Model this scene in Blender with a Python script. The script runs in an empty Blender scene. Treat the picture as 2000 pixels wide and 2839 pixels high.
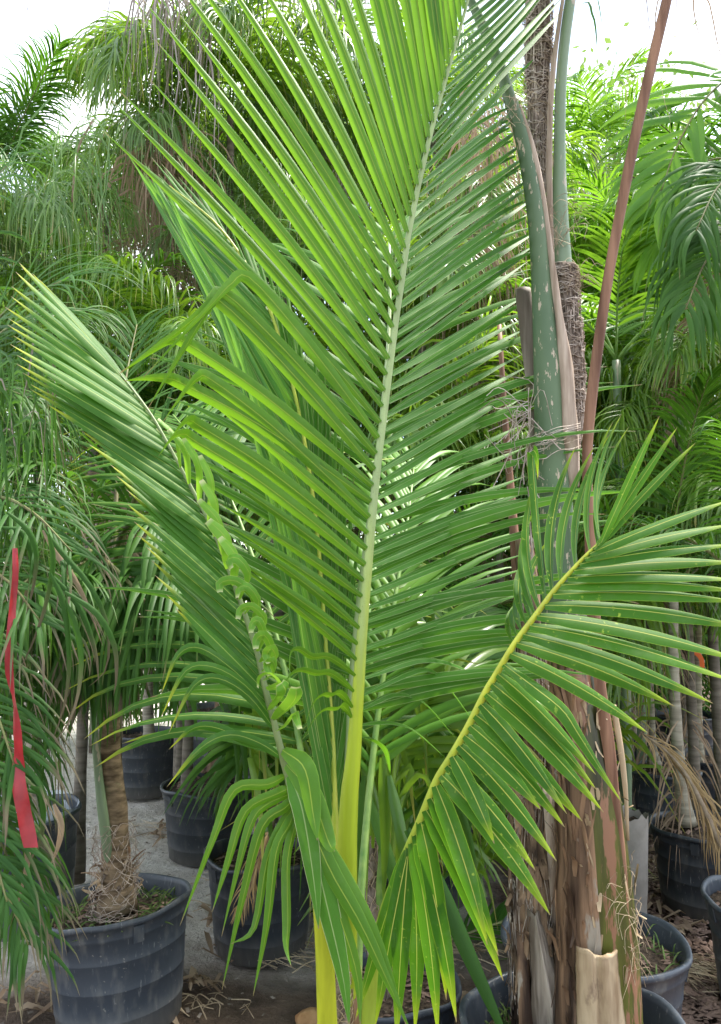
import bpy, math, random
import numpy as np
from mathutils import Vector, Matrix, Euler, noise

random.seed(7)
R = math.radians
scn = bpy.context.scene
col = scn.collection

# ------------------------------------------------------------------ camera
IMG_W, IMG_H, FPX = 2000.0, 2839.0, 2135.0
CAM = Vector((0, 0, 1.6))
PITCH = R(4.8)
cam = bpy.data.cameras.new('camera')
cam.sensor_fit = 'VERTICAL'
cam.sensor_height = 24.0
cam.lens = FPX / IMG_H * 24.0
cam.clip_start = 0.05
cam.clip_end = 500
camo = bpy.data.objects.new('camera', cam)
camo.location = CAM
camo.rotation_euler = (math.pi / 2 + PITCH, 0, 0)
col.objects.link(camo)
scn.camera = camo

# ------------------------------------------------------------------ sky, sun, exposure
SUN_EL, SUN_AZ = R(62), R(56)          # azimuth from +Y (away from the camera) towards +X
world = bpy.data.worlds.new('World')
scn.world = world
world.use_nodes = True
wn, wl = world.node_tree.nodes, world.node_tree.links
wn.clear()
w_out = wn.new('ShaderNodeOutputWorld')
w_bg = wn.new('ShaderNodeBackground')
w_sky = wn.new('ShaderNodeTexSky')
w_sky.sky_type = 'NISHITA'
w_sky.sun_disc = False
w_sky.sun_elevation = SUN_EL
w_sky.sun_rotation = SUN_AZ
w_sky.air_density = 1.0
w_sky.dust_density = 0.8
w_tc = wn.new('ShaderNodeTexCoord')
w_no = wn.new('ShaderNodeTexNoise')
w_no.inputs['Scale'].default_value = 2.2
w_no.inputs['Detail'].default_value = 5
w_ra = wn.new('ShaderNodeMapRange')
w_ra.inputs['From Min'].default_value = 0.44
w_ra.inputs['From Max'].default_value = 0.64
w_ra.inputs['To Min'].default_value = 0.12
w_ra.inputs['To Max'].default_value = 0.97
w_mx = wn.new('ShaderNodeMix')
w_mx.data_type = 'RGBA'
w_mx.inputs[7].default_value = (7.6, 7.9, 8.2, 1)
wl.new(w_tc.outputs['Generated'], w_no.inputs['Vector'])
wl.new(w_no.outputs['Fac'], w_ra.inputs['Value'])
wl.new(w_ra.outputs['Result'], w_mx.inputs[0])
wl.new(w_sky.outputs['Color'], w_mx.inputs[6])
wl.new(w_mx.outputs[2], w_bg.inputs['Color'])
w_bg.inputs['Strength'].default_value = 0.13
wl.new(w_bg.outputs['Background'], w_out.inputs['Surface'])

sun = bpy.data.lights.new('sun', 'SUN')
sun.energy = 3.4
sun.angle = R(10)
sun.color = (1.0, 0.95, 0.86)
suno = bpy.data.objects.new('sun', sun)
sd = Vector((math.sin(SUN_AZ) * math.cos(SUN_EL), math.cos(SUN_AZ) * math.cos(SUN_EL), math.sin(SUN_EL)))
suno.rotation_euler = sd.to_track_quat('Z', 'Y').to_euler()
suno.location = (3, 4, 8)
col.objects.link(suno)

scn.view_settings.view_transform = 'Standard'
scn.view_settings.look = 'None'
scn.view_settings.gamma = 1.0
scn.view_settings.exposure = 1.68
scn.view_settings.use_curve_mapping = False
scn.cycles.max_bounces = 9
scn.cycles.diffuse_bounces = 5
scn.cycles.glossy_bounces = 3
scn.cycles.transmission_bounces = 6
scn.cycles.caustics_reflective = False
scn.cycles.caustics_refractive = False

# ------------------------------------------------------------------ helpers
cp, sp_ = math.cos(PITCH), math.sin(PITCH)


def W(px, py, d):
    """The point seen at (px, py) of the 2000 x 2839 frame that stands d metres away along +Y."""
    x = (px - IMG_W / 2) / FPX
    u = -(py - IMG_H / 2) / FPX
    v = Vector((x, cp - u * sp_, sp_ + u * cp))
    return CAM + v * (d / v.y)


def G(px, py):
    """The ground point seen at a pixel."""
    x = (px - IMG_W / 2) / FPX
    u = -(py - IMG_H / 2) / FPX
    v = Vector((x, cp - u * sp_, sp_ + u * cp))
    return CAM + v * (-CAM.z / v.z)


def px2m(p, d):
    return p * d / FPX


def interp(tab, x):
    """tab: list of (key, value tuple or number) with rising keys."""
    if x <= tab[0][0]:
        return tab[0][1]
    for (a, va), (b, vb) in zip(tab, tab[1:]):
        if x <= b:
            f = (x - a) / (b - a)
            if isinstance(va, (tuple, list)):
                return tuple(p + (q - p) * f for p, q in zip(va, vb))
            return va + (vb - va) * f
    return tab[-1][1]


def catmull(P, n):
    P = [Vector(p) for p in P]
    if len(P) == 2:
        return [P[0].lerp(P[1], i / n) for i in range(n + 1)]
    Q = [P[0] * 2 - P[1]] + P + [P[-1] * 2 - P[-2]]
    m = len(P) - 1
    out = []
    for i in range(n + 1):
        s = i / n * m
        k = min(int(s), m - 1)
        t = s - k
        a, b, c, d = Q[k], Q[k + 1], Q[k + 2], Q[k + 3]
        out.append(0.5 * ((2 * b) + (c - a) * t + (2 * a - 5 * b + 4 * c - d) * t * t + (3 * b - 3 * c + d - a) * t ** 3))
    return out


def bez(a, m, b, n):
    return [a * (1 - t) ** 2 + m * 2 * t * (1 - t) + b * t * t for t in (i / n for i in range(n + 1))]


class MB:
    """Collects geometry; build() links it as one mesh object."""

    def __init__(self):
        self.v, self.f, self.uv, self.tint, self.mi = [], [], [], [], []

    def add(self, verts, faces, uvs=None, tint=0.5):
        o = len(self.v)
        self.v += [tuple(p) for p in verts]
        self.uv += list(uvs) if uvs else [(0.5, 0.5)] * len(verts)
        self.tint += [tint] * len(verts)
        self.f += [tuple(i + o for i in f) for f in faces]

    def strip(self, path, w, nrm, fold=0.28, prof=None, tint=0.5, twist=0.0, thick=False):
        n = len(path) - 1
        V, U = [], []
        prev = None
        for i, p in enumerate(path):
            t = i / n
            T = (path[min(i + 1, n)] - path[max(i - 1, 0)])
            if T.length < 1e-9:
                T = Vector((0, 0, 1))
            T.normalize()
            N0 = nrm if prev is None else prev
            S = T.cross(N0)
            if S.length < 1e-6:
                S = T.orthogonal()
            S.normalize()
            N = S.cross(T)
            prev = N
            if twist:
                q = Matrix.Rotation(twist * t, 3, T)
                S, N = q @ S, q @ N
            ww = w * 0.5 * (prof(t) if prof else leaf_prof(t))
            V += [p - S * ww - N * fold * ww, p + N * fold * ww * 0.3, p + S * ww - N * fold * ww]
            U += [(0.0, t), (0.5, t), (1.0, t)]
        F = []
        for i in range(n):
            a, b = 3 * i, 3 * i + 3
            F += [(a, a + 1, b + 1, b), (a + 1, a + 2, b + 2, b + 1)]
        self.add(V, F, U, tint)

    def tube(self, path, rad, sides=8, flat=1.0, up=None, tint=0.5, cap=True, wob=0.0, seed=0, arc=None):
        """rad: a number or one per point; flat squashes the section along its second axis."""
        n = len(path) - 1
        if not isinstance(rad, (list, tuple)):
            rad = [rad] * (n + 1)
        V, U, F = [], [], []
        S = None
        L = 0.0
        ring = sides + 1
        a0, a1 = arc if arc else (0, 2 * math.pi)
        for i, p in enumerate(path):
            T = (path[min(i + 1, n)] - path[max(i - 1, 0)]).normalized()
            if S is None:
                S = (up.cross(T) if up is not None else T.orthogonal())
            S = S - T * S.dot(T)
            S.normalize()
            B = T.cross(S)
            if i:
                L += (path[i] - path[i - 1]).length
            for k in range(ring):
                a = a0 + (a1 - a0) * k / sides
                r = rad[i]
                if wob:
                    ka = a if arc else 2 * math.pi * (k % sides) / sides
                    r *= 1 + wob * noise.noise(Vector((math.cos(ka) * 1.7, math.sin(ka) * 1.7, L * 7 + seed * 9.1)))
                V.append(p + S * math.cos(a) * r + B * math.sin(a) * r * flat)
                U.append((k / sides, L))
        for i in range(n):
            for k in range(sides):
                a = i * ring + k
                F.append((a, a + 1, a + ring + 1, a + ring))
        if cap and not arc:
            F.append(tuple(range(sides - 1, -1, -1)))
            F.append(tuple(n * ring + k for k in range(sides)))
        self.add(V, F, U, tint)

    def build(self, name, mat, parent=None, base=None, smooth=True, kind=None, solid=0.0):
        me = bpy.data.meshes.new(name)
        v = np.array(self.v, dtype=np.float32).reshape(-1, 3)
        if base is not None:
            v = v - np.array(base, dtype=np.float32)
        me.from_pydata(v.tolist(), [], self.f)
        if self.uv:
            uvl = me.uv_layers.new(name='uv')
            idx = np.empty(len(me.loops), dtype=np.int32)
            me.loops.foreach_get('vertex_index', idx)
            uvl.data.foreach_set('uv', np.array(self.uv, dtype=np.float32)[idx].ravel())
        at = me.attributes.new('tint', 'FLOAT', 'POINT')
        at.data.foreach_set('value', np.array(self.tint, dtype=np.float32))
        if smooth:
            me.polygons.foreach_set('use_smooth', [True] * len(me.polygons))
        me.materials.append(mat)
        me.update()
        o = bpy.data.objects.new(name, me)
        if parent is not None:
            o.parent = parent
        if kind:
            o['kind'] = kind
        col.objects.link(o)
        return o


def leaf_prof(t):
    a = min(1.0, 0.42 + t / 0.2 * 0.58)
    b = 1.0 if t < 0.4 else max(0.03, 1 - ((t - 0.4) / 0.6) ** 1.55)
    return a * b


def broad_prof(t):
    return min(1.0, 0.5 + t / 0.16 * 0.5) * (1.0 if t < 0.55 else max(0.03, 1 - ((t - 0.55) / 0.45) ** 1.4))


def thin_prof(t):
    return min(1.0, 0.5 + t * 3) * max(0.04, 1 - t ** 2.2)


def blunt_prof(t):
    return min(1.0, 0.55 + t * 2.5) * (1.0 if t < 0.75 else 1 - (t - 0.75) * 1.6)


def empty(name, loc, label, cat, group=None):
    o = bpy.data.objects.new(name, None)
    o.location = loc
    o.empty_display_size = 0.1
    tag(o, label, cat, group)
    col.objects.link(o)
    return o


def tag(o, label=None, cat=None, group=None, kind=None):
    for k, v in (('label', label), ('category', cat), ('group', group), ('kind', kind)):
        if v:
            o[k] = v
    return o


# ------------------------------------------------------------------ materials
class NT:
    def __init__(self, name):
        self.m = bpy.data.materials.new(name)
        self.m.use_nodes = True
        self.n, self.l = self.m.node_tree.nodes, self.m.node_tree.links
        self.n.clear()
        self.out = self.n.new('ShaderNodeOutputMaterial')

    def new(self, t, **kw):
        n = self.n.new('ShaderNode' + t)
        for k, v in kw.items():
            setattr(n, k, v)
        return n

    def link(self, a, b):
        self.l.new(a, b)

    def val(self, s, v):
        if hasattr(v, 'is_linked') or isinstance(v, bpy.types.NodeSocket):
            self.l.new(v, s)
        else:
            s.default_value = v

    def mix(self, f, a, b, blend='MIX'):
        n = self.new('Mix', data_type='RGBA', blend_type=blend)
        self.val(n.inputs[0], f)
        self.val(n.inputs[6], a if isinstance(a, bpy.types.NodeSocket) else (*a, 1))
        self.val(n.inputs[7], b if isinstance(b, bpy.types.NodeSocket) else (*b, 1))
        return n.outputs[2]

    def math(self, op, a, b=0.0, clamp=False):
        n = self.new('Math', operation=op, use_clamp=clamp)
        self.val(n.inputs[0], a)
        self.val(n.inputs[1], b)
        return n.outputs[0]

    def rng(self, v, a, b, c=0.0, d=1.0):
        n = self.new('MapRange')
        self.val(n.inputs['Value'], v)
        for k, x in zip(('From Min', 'From Max', 'To Min', 'To Max'), (a, b, c, d)):
            n.inputs[k].default_value = x
        return n.outputs[0]

    def noise(self, scale, detail=3, vec=None, rough=0.55, stretch=None):
        n = self.new('TexNoise')
        n.inputs['Scale'].default_value = scale
        n.inputs['Detail'].default_value = detail
        n.inputs['Roughness'].default_value = rough
        if vec is None:
            vec = self.obj()
        if stretch:
            mp = self.new('Mapping')
            mp.inputs['Scale'].default_value = stretch
            self.link(vec, mp.inputs['Vector'])
            vec = mp.outputs[0]
        self.link(vec, n.inputs['Vector'])
        return n.outputs['Fac']

    def obj(self):
        if not hasattr(self, '_tc'):
            self._tc = self.new('TexCoord')
        return self._tc.outputs['Object']

    def uv(self):
        self.obj()
        return self._tc.outputs['UV']

    def tint(self):
        a = self.new('Attribute', attribute_name='tint')
        return a.outputs['Fac']

    def bump(self, h, strength=0.3, dist=0.01):
        b = self.new('Bump')
        b.inputs['Strength'].default_value = strength
        b.inputs['Distance'].default_value = dist
        self.link(h, b.inputs['Height'])
        return b.outputs['Normal']

    def princ(self, colr, rough=0.5, spec=0.5, normal=None, **kw):
        p = self.new('BsdfPrincipled')
        self.val(p.inputs['Base Color'], colr if isinstance(colr, bpy.types.NodeSocket) else (*colr, 1))
        self.val(p.inputs['Roughness'], rough)
        self.val(p.inputs['Specular IOR Level'], spec)
        if normal is not None:
            self.link(normal, p.inputs['Normal'])
        return p.outputs[0]

    def done(self, sh):
        self.link(sh, self.out.inputs['Surface'])
        return self.m


def leaf_mat(name, dark, light, trans, tf=0.4, rough=0.42, spec=0.45, midrib=None, tip=None, tip_at=(0.86, 1.0), spots=None,
             edge=None, dry=None, dry_at=(0.6, 0.95), veins=True, blem=False):
    t = NT(name)
    uv = t.uv()
    sep = t.new('SeparateXYZ')
    t.link(uv, sep.inputs[0])
    u, v = sep.outputs[0], sep.outputs[1]
    nz = t.noise(9, 3)
    f = t.math('ADD', t.math('MULTIPLY', t.tint(), 0.75), t.math('MULTIPLY', nz, 0.35), True)
    c = t.mix(f, dark, light)
    tr = t.mix(f, tuple(x * 0.8 for x in trans), trans)
    off = t.math('ABSOLUTE', t.math('SUBTRACT', u, 0.5))
    if spots:
        s = t.noise(85, 2)
        sf = t.math('MULTIPLY', t.rng(s, 0.66, 0.72), t.rng(t.noise(6, 2), 0.42, 0.62))
        c = t.mix(sf, c, spots)
        tr = t.mix(sf, tr, spots)
    if tip:
        tv = t.math('ADD', v, t.math('MULTIPLY', t.math('SUBTRACT', nz, 0.5), 0.12))
        tfac = t.math('MULTIPLY', t.rng(tv, *tip_at), 0.9)
        c = t.mix(tfac, c, tip)
        tr = t.mix(tfac, tr, tuple(min(1, x * 1.2) for x in tip))
    if dry:
        dv = t.math('ADD', v, t.math('MULTIPLY', t.math('SUBTRACT', t.tint(), 0.5), 0.5))
        dfac = t.rng(dv, *dry_at)
        c = t.mix(dfac, c, dry)
        tr = t.mix(dfac, tr, dry)
    if blem:
        bn = t.noise(140, 2, rough=.6)
        bf = t.math('MULTIPLY', t.math('MULTIPLY', t.rng(bn, .68, .74), t.rng(t.noise(7, 2), .45, .6)), .7)
        c = t.mix(bf, c, (0.13, 0.10, 0.03))
        du = t.math('MULTIPLY', t.rng(t.noise(16, 4, rough=.7), .5, .75), .16)
        c = t.mix(du, c, (0.30, 0.32, 0.22))
        ends = t.rng(t.math('ADD', v, t.math('MULTIPLY', t.math('SUBTRACT', nz, .5), .06)), .965, .985)
        c = t.mix(ends, c, (0.34, 0.24, 0.12))
        tr = t.mix(ends, tr, (0.3, 0.2, 0.1))
    if edge:
        ef = t.rng(off, 0.465, 0.49)
        c = t.mix(ef, c, edge)
    if midrib:
        mf = t.math('MULTIPLY', t.rng(off, 0.034, 0.012), t.rng(v, 1.0, 0.75))
        c = t.mix(mf, c, midrib)
    nrm = None
    if veins:
        wv = t.new('TexWave')
        wv.inputs['Scale'].default_value = 5.5
        wv.inputs['Distortion'].default_value = 0.3
        mp = t.new('Mapping')
        mp.inputs['Scale'].default_value = (1, 0.02, 0)
        t.link(uv, mp.inputs['Vector'])
        t.link(mp.outputs[0], wv.inputs['Vector'])
        nrm = t.bump(wv.outputs['Fac'], 0.18, 0.002)
        c = t.mix(t.math('MULTIPLY', wv.outputs['Fac'], 0.12), c, tuple(x * 1.5 for x in light))
    p = t.princ(c, rough, spec, nrm)
    tb = t.new('BsdfTranslucent')
    t.link(tr, tb.inputs['Color'])
    ms = t.new('MixShader')
    ms.inputs[0].default_value = tf
    t.link(p, ms.inputs[1])
    t.link(tb.outputs[0], ms.inputs[2])
    return t.done(ms.outputs[0])


def simple_mat(name, c1, c2, scale=8, rough=0.7, spec=0.3, bump=0.3, bdist=0.01, stretch=None, detail=4, c3=None, c3_at=(0.55, 0.65), c3_scale=4,
               c3_stretch=None, lo=0.35, hi=0.65):
    t = NT(name)
    n = t.noise(scale, detail, stretch=stretch)
    c = t.mix(t.rng(n, lo, hi), c1, c2)
    c = t.mix(t.math('MULTIPLY', t.math('SUBTRACT', t.tint(), 0.5), 0.6, True), c, tuple(min(1, x * 1.8) for x in c2))
    if c3:
        n3 = t.noise(c3_scale, 5, stretch=c3_stretch, rough=0.65)
        c = t.mix(t.rng(n3, *c3_at), c, c3)
    return t.done(t.princ(c, rough, spec, t.bump(n, bump, bdist)))


M = {}
M['main_leaf'] = leaf_mat('coconut_leaf', (0.055, 0.155, 0.010), (0.105, 0.25, 0.018), (0.26, 0.52, 0.018), tf=0.47, rough=0.42, spec=0.35,
                          midrib=(0.5, 0.58, 0.08), edge=(0.22, 0.38, 0.04), blem=True)
M['main_leaf_pale'] = leaf_mat('coconut_leaf_pale', (0.045, 0.155, 0.013), (0.095, 0.25, 0.028), (0.2, 0.46, 0.022), tf=0.38, rough=0.5, spec=0.25,
                               midrib=(0.42, 0.52, 0.2), edge=(0.6, 0.62, 0.32), blem=True)
M['right_leaf'] = leaf_mat('coconut_leaf_spotted', (0.024, 0.098, 0.008), (0.065, 0.18, 0.012), (0.17, 0.44, 0.012), tf=0.34, rough=0.5, spec=0.2,
                           midrib=(0.6, 0.58, 0.12), tip=(0.46, 0.56, 0.03), tip_at=(0.78, 1.0), spots=(0.36, 0.48, 0.05), edge=(0.26, 0.4, 0.03), blem=True)
M['left_leaf'] = leaf_mat('coconut_leaf_deep', (0.026, 0.095, 0.010), (0.07, 0.19, 0.018), (0.14, 0.4, 0.015), tf=0.34, rough=0.48, spec=0.25,
                          midrib=(0.42, 0.52, 0.1), tip=(0.6, 0.6, 0.03), tip_at=(0.8, 1.0), edge=(0.13, 0.28, 0.04), blem=True)
M['stub_leaf'] = leaf_mat('cut_leaf', (0.09, 0.26, 0.02), (0.22, 0.45, 0.05), (0.38, 0.68, 0.05), tf=0.5, rough=0.42, spec=.35,
                          midrib=(0.5, 0.55, 0.1), tip=(0.75, 0.7, 0.4), tip_at=(0.9, 1.0), edge=(0.6, 0.6, 0.2))
M['young_leaf'] = leaf_mat('young_leaf', (0.035, 0.15, 0.02), (0.12, 0.32, 0.05), (0.25, 0.52, 0.04), tf=0.4, rough=0.4, spec=0.45,
                           midrib=(0.6, 0.66, 0.22), edge=(0.5, 0.6, 0.15))
M['queen'] = leaf_mat('queen_leaf', (0.026, 0.105, 0.008), (0.20, 0.33, 0.04), (0.32, 0.54, 0.03), tf=0.42, rough=0.34, spec=0.6, veins=False,
                      dry=(0.5, 0.42, 0.1), dry_at=(0.9, 1.15))
M['grey_green'] = leaf_mat('grey_green_leaf', (0.04, 0.12, 0.02), (0.19, 0.30, 0.09), (0.24, 0.44, 0.06), tf=0.38, rough=0.36, spec=0.55, veins=False,
                           dry=(0.42, 0.31, 0.14), dry_at=(0.88, 1.15))
M['bright'] = leaf_mat('bright_leaf', (0.055, 0.19, 0.012), (0.16, 0.34, 0.03), (0.26, 0.5, 0.03), tf=0.42, rough=0.45, spec=.35, veins=False)
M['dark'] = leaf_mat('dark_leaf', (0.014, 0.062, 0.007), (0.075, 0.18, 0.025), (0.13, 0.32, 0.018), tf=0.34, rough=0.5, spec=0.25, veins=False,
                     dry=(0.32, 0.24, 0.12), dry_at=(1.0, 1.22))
M['dead'] = leaf_mat('dead_leaf', (0.17, 0.11, 0.07), (0.46, 0.35, 0.24), (0.4, 0.28, 0.17), tf=0.3, rough=0.8, spec=0.15, veins=False)
M['dead_grey'] = leaf_mat('dead_grey_leaf', (0.2, 0.165, 0.15), (0.46, 0.4, 0.37), (0.4, 0.33, 0.29), tf=0.3, rough=0.85, spec=0.15, veins=False)
M['golden'] = leaf_mat('golden_dead_leaf', (0.26, 0.16, 0.07), (0.5, 0.36, 0.18), (0.45, 0.3, 0.14), tf=0.3, rough=0.75, spec=0.2, veins=False)
M['half_dry'] = leaf_mat('half_dry_leaf', (0.014, 0.06, 0.01), (0.06, 0.15, 0.03), (0.09, 0.24, 0.02), tf=0.28, rough=0.55, spec=0.2, veins=False,
                         dry=(0.2, 0.165, 0.105), dry_at=(0.55, 0.8))
M['rachis_main'] = simple_mat('main_rachis', (0.3, 0.4, 0.16), (0.45, 0.52, 0.28), scale=60, rough=0.45, spec=0.45, bump=0.15, bdist=0.003, stretch=(1, 1, 0.15))
M['rachis_green'] = simple_mat('green_rachis', (0.12, 0.25, 0.05), (0.24, 0.36, 0.09), scale=20, rough=0.45, spec=0.4, bump=0.1)
M['rachis_yellow'] = simple_mat('yellow_rachis', (0.38, 0.46, 0.05), (0.55, 0.55, 0.08), scale=30, rough=0.4, spec=0.45, bump=0.1, stretch=(1, 1, .3))
M['petiole_yellow'] = simple_mat('yellow_green_petiole', (0.28, 0.4, 0.02), (0.52, 0.55, 0.03), scale=9, rough=0.38, spec=0.5, bump=0.08, stretch=(3, 3, .12))
M['rachis_dark'] = simple_mat('brown_rachis', (0.14, 0.12, 0.05), (0.2, 0.22, 0.08), scale=20, rough=0.55)
M['rachis_dead'] = simple_mat('dead_rachis', (0.2, 0.14, 0.09), (0.34, 0.26, 0.18), scale=20, rough=0.8)
M['red_stalk'] = simple_mat('red_brown_stalk', (0.12, 0.055, 0.032), (0.32, 0.17, 0.105), scale=30, rough=0.6, spec=0.25, bump=0.6, bdist=0.004,
                            stretch=(1, 1, .06), c3=(0.5, 0.36, 0.26), c3_at=(0.66, 0.7), c3_scale=18, c3_stretch=(1, 1, .25))
M['green_stem'] = simple_mat('green_crown_shaft', (0.07, 0.12, 0.06), (0.13, 0.19, 0.1), scale=7, rough=0.5, spec=0.3, bump=0.35, bdist=0.003,
                             stretch=(1, 1, .3), c3=(0.46, 0.38, 0.28), c3_at=(0.59, 0.61), c3_scale=75, c3_stretch=(1, 1, .28))
M['green_stem_clean'] = simple_mat('pale_green_petiole', (0.15, 0.22, 0.12), (0.22, 0.29, 0.17), scale=4, rough=0.42, spec=0.5, bump=0.06, bdist=0.002,
                                   stretch=(1, 1, .3), c3=(0.42, 0.36, 0.27), c3_at=(0.6, 0.63), c3_scale=30, c3_stretch=(1, 1, .2))
M['olive_stem'] = simple_mat('olive_sheath', (0.022, 0.024, 0.008), (0.10, 0.105, 0.02), scale=9, rough=0.3, spec=0.5, bump=0.15, stretch=(1.6, 1.6, .2),
                             c3=(0.26, 0.13, 0.075), c3_at=(0.54, 0.57), c3_scale=13, c3_stretch=(1.5, 1.5, .25), lo=.4, hi=.6)
M['brown_trunk'] = simple_mat('brown_palm_trunk', (0.04, 0.026, 0.018), (0.3, 0.2, 0.125), scale=20, rough=0.8, spec=0.2, bump=1.0, bdist=0.025,
                              stretch=(1, 1, .25), c3=(0.55, 0.5, 0.42), c3_at=(0.61, 0.64), c3_scale=11, c3_stretch=(1, 1, .45), lo=.4, hi=.62)
M['sheath_brown'] = simple_mat('brown_leaf_sheath', (0.04, 0.022, 0.014), (0.32, 0.19, 0.11), scale=20, rough=0.6, spec=0.3, bump=0.9, bdist=0.014,
                               stretch=(1, 1, .07), c3=(0.33, 0.28, 0.22), c3_at=(0.57, 0.61), c3_scale=9, c3_stretch=(1.2, 1.2, .3), lo=.38, hi=.64)
M['tan_strip'] = simple_mat('tan_sheath_edge', (0.24, 0.17, 0.12), (0.55, 0.44, 0.35), scale=38, rough=0.85, bump=0.8, bdist=0.004, stretch=(1, 1, .1))
M['boot'] = simple_mat('cut_leaf_base', (0.22, 0.14, 0.075), (0.5, 0.38, 0.24), scale=26, rough=0.75, bump=0.9, bdist=0.006, stretch=(1, 1, .1),
                       c3=(0.22, 0.15, 0.1), c3_at=(0.6, 0.7), c3_scale=12, c3_stretch=(1, 1, .5))
M['boot_grey'] = simple_mat('grey_leaf_base', (0.13, 0.1, 0.075), (0.45, 0.38, 0.31), scale=24, rough=0.65, spec=0.3, bump=0.9, bdist=0.006, stretch=(1, 1, .06))
M['fibre'] = simple_mat('palm_fibre', (0.24, 0.185, 0.145), (0.52, 0.44, 0.37), scale=30, rough=0.9, spec=0.1, bump=0.2)
M['fibre_pad'] = simple_mat('fibre_mat', (0.10, 0.075, 0.06), (0.32, 0.26, 0.21), scale=60, rough=0.95, spec=0.1, bump=0.8, bdist=0.01, stretch=(1, 1, .4))
M['small_trunk'] = simple_mat('slender_trunk', (0.10, 0.068, 0.04), (0.33, 0.24, 0.15), scale=26, rough=0.8, bump=0.9, bdist=0.006, stretch=(.6, .6, 2),
                              c3=(0.12, 0.16, 0.07), c3_at=(0.58, 0.7), c3_scale=5)
M['ring_trunk'] = simple_mat('pale_ringed_trunk', (0.15, 0.13, 0.09), (0.42, 0.38, 0.29), scale=10, rough=0.65, bump=0.3, bdist=0.004, stretch=(.3, .3, 3),
                             c3=(0.2, 0.27, 0.12), c3_at=(0.6, 0.75), c3_scale=5)
M['grey_trunk'] = simple_mat('grey_trunk', (0.09, 0.075, 0.055), (0.22, 0.19, 0.15), scale=10, rough=0.8, bump=0.4, stretch=(.4, .4, 2.5))
M['ribbon'] = simple_mat('red_ribbon', (0.24, 0.007, 0.012), (0.4, 0.015, 0.022), scale=14, rough=0.4, spec=0.5, bump=0.1)
M['orange_tape'] = simple_mat('orange_tape', (0.8, 0.13, 0.02), (0.9, 0.2, 0.04), scale=6, rough=0.4)
M['husk'] = simple_mat('husk', (0.3, 0.15, 0.06), (0.5, 0.3, 0.14), scale=20, rough=0.9, bump=0.8, bdist=0.01)
M['straw'] = simple_mat('straw', (0.25, 0.18, 0.11), (0.46, 0.37, 0.25), scale=9, rough=0.85, bump=0.1)
M['chips'] = simple_mat('bark_chips', (0.07, 0.042, 0.03), (0.24, 0.16, 0.12), scale=7, rough=0.9, bump=0.3)
M['clod'] = simple_mat('sand_clod', (0.08, 0.065, 0.05), (0.26, 0.22, 0.18), scale=9, rough=0.95, bump=0.4)
M['soil'] = simple_mat('potting_soil', (0.025, 0.018, 0.013), (0.11, 0.08, 0.055), scale=55, rough=0.95, spec=0.15, bump=1.0, bdist=0.02, c3=(0.2, 0.16, 0.11),
                       c3_at=(0.62, 0.68), c3_scale=45)
M['moss'] = simple_mat('soil_weeds', (0.05, 0.09, 0.02), (0.14, 0.2, 0.06), scale=30, rough=0.9, bump=0.4)
M['grow_bag'] = simple_mat('grow_bag', (0.24, 0.22, 0.19), (0.38, 0.35, 0.31), scale=7, rough=0.6, bump=0.4, bdist=0.02)


def pot_mat(name, c1, c2, dirt, rough=0.42):
    t = NT(name)
    n = t.noise(7, 4)
    n2 = t.noise(26, 4, stretch=(1, 1, .35))
    sep = t.new('SeparateXYZ')
    t.link(t.obj(), sep.inputs[0])
    c = t.mix(n, c1, c2)
    h = t.math('ADD', sep.outputs[2], t.math('MULTIPLY', t.math('SUBTRACT', n2, 0.5), 0.16))
    c = t.mix(t.math('MULTIPLY', t.rng(h, 0.12, 0.0), 0.8), c, dirt)       # splashed mud at the foot
    c = t.mix(t.math('MULTIPLY', t.rng(n2, 0.52, 0.75), 0.5), c, dirt)
    c = t.mix(t.math('MULTIPLY', t.rng(t.noise(120, 3, stretch=(1, 1, .12)), .66, .72), .5), c, (0.3, 0.3, 0.29))
    c = t.mix(t.math('MULTIPLY', t.rng(t.noise(60, 2), .69, .72), .8), c, dirt)
    r = t.rng(n2, 0.3, 0.7, rough - 0.1, rough + 0.2)
    return t.done(t.princ(c, r, 0.5, t.bump(n, 0.15, 0.01)))


M['pot'] = pot_mat('black_pot_plastic', (0.032, 0.039, 0.05), (0.065, 0.077, 0.094), (0.2, 0.19, 0.17))
M['pot_dark'] = pot_mat('dark_pot_plastic', (0.02, 0.024, 0.03), (0.042, 0.05, 0.06), (0.13, 0.12, 0.105), 0.38)
M['pot_grey'] = pot_mat('grey_pot_plastic', (0.12, 0.13, 0.14), (0.2, 0.21, 0.22), (0.34, 0.32, 0.28), 0.5)


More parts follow.
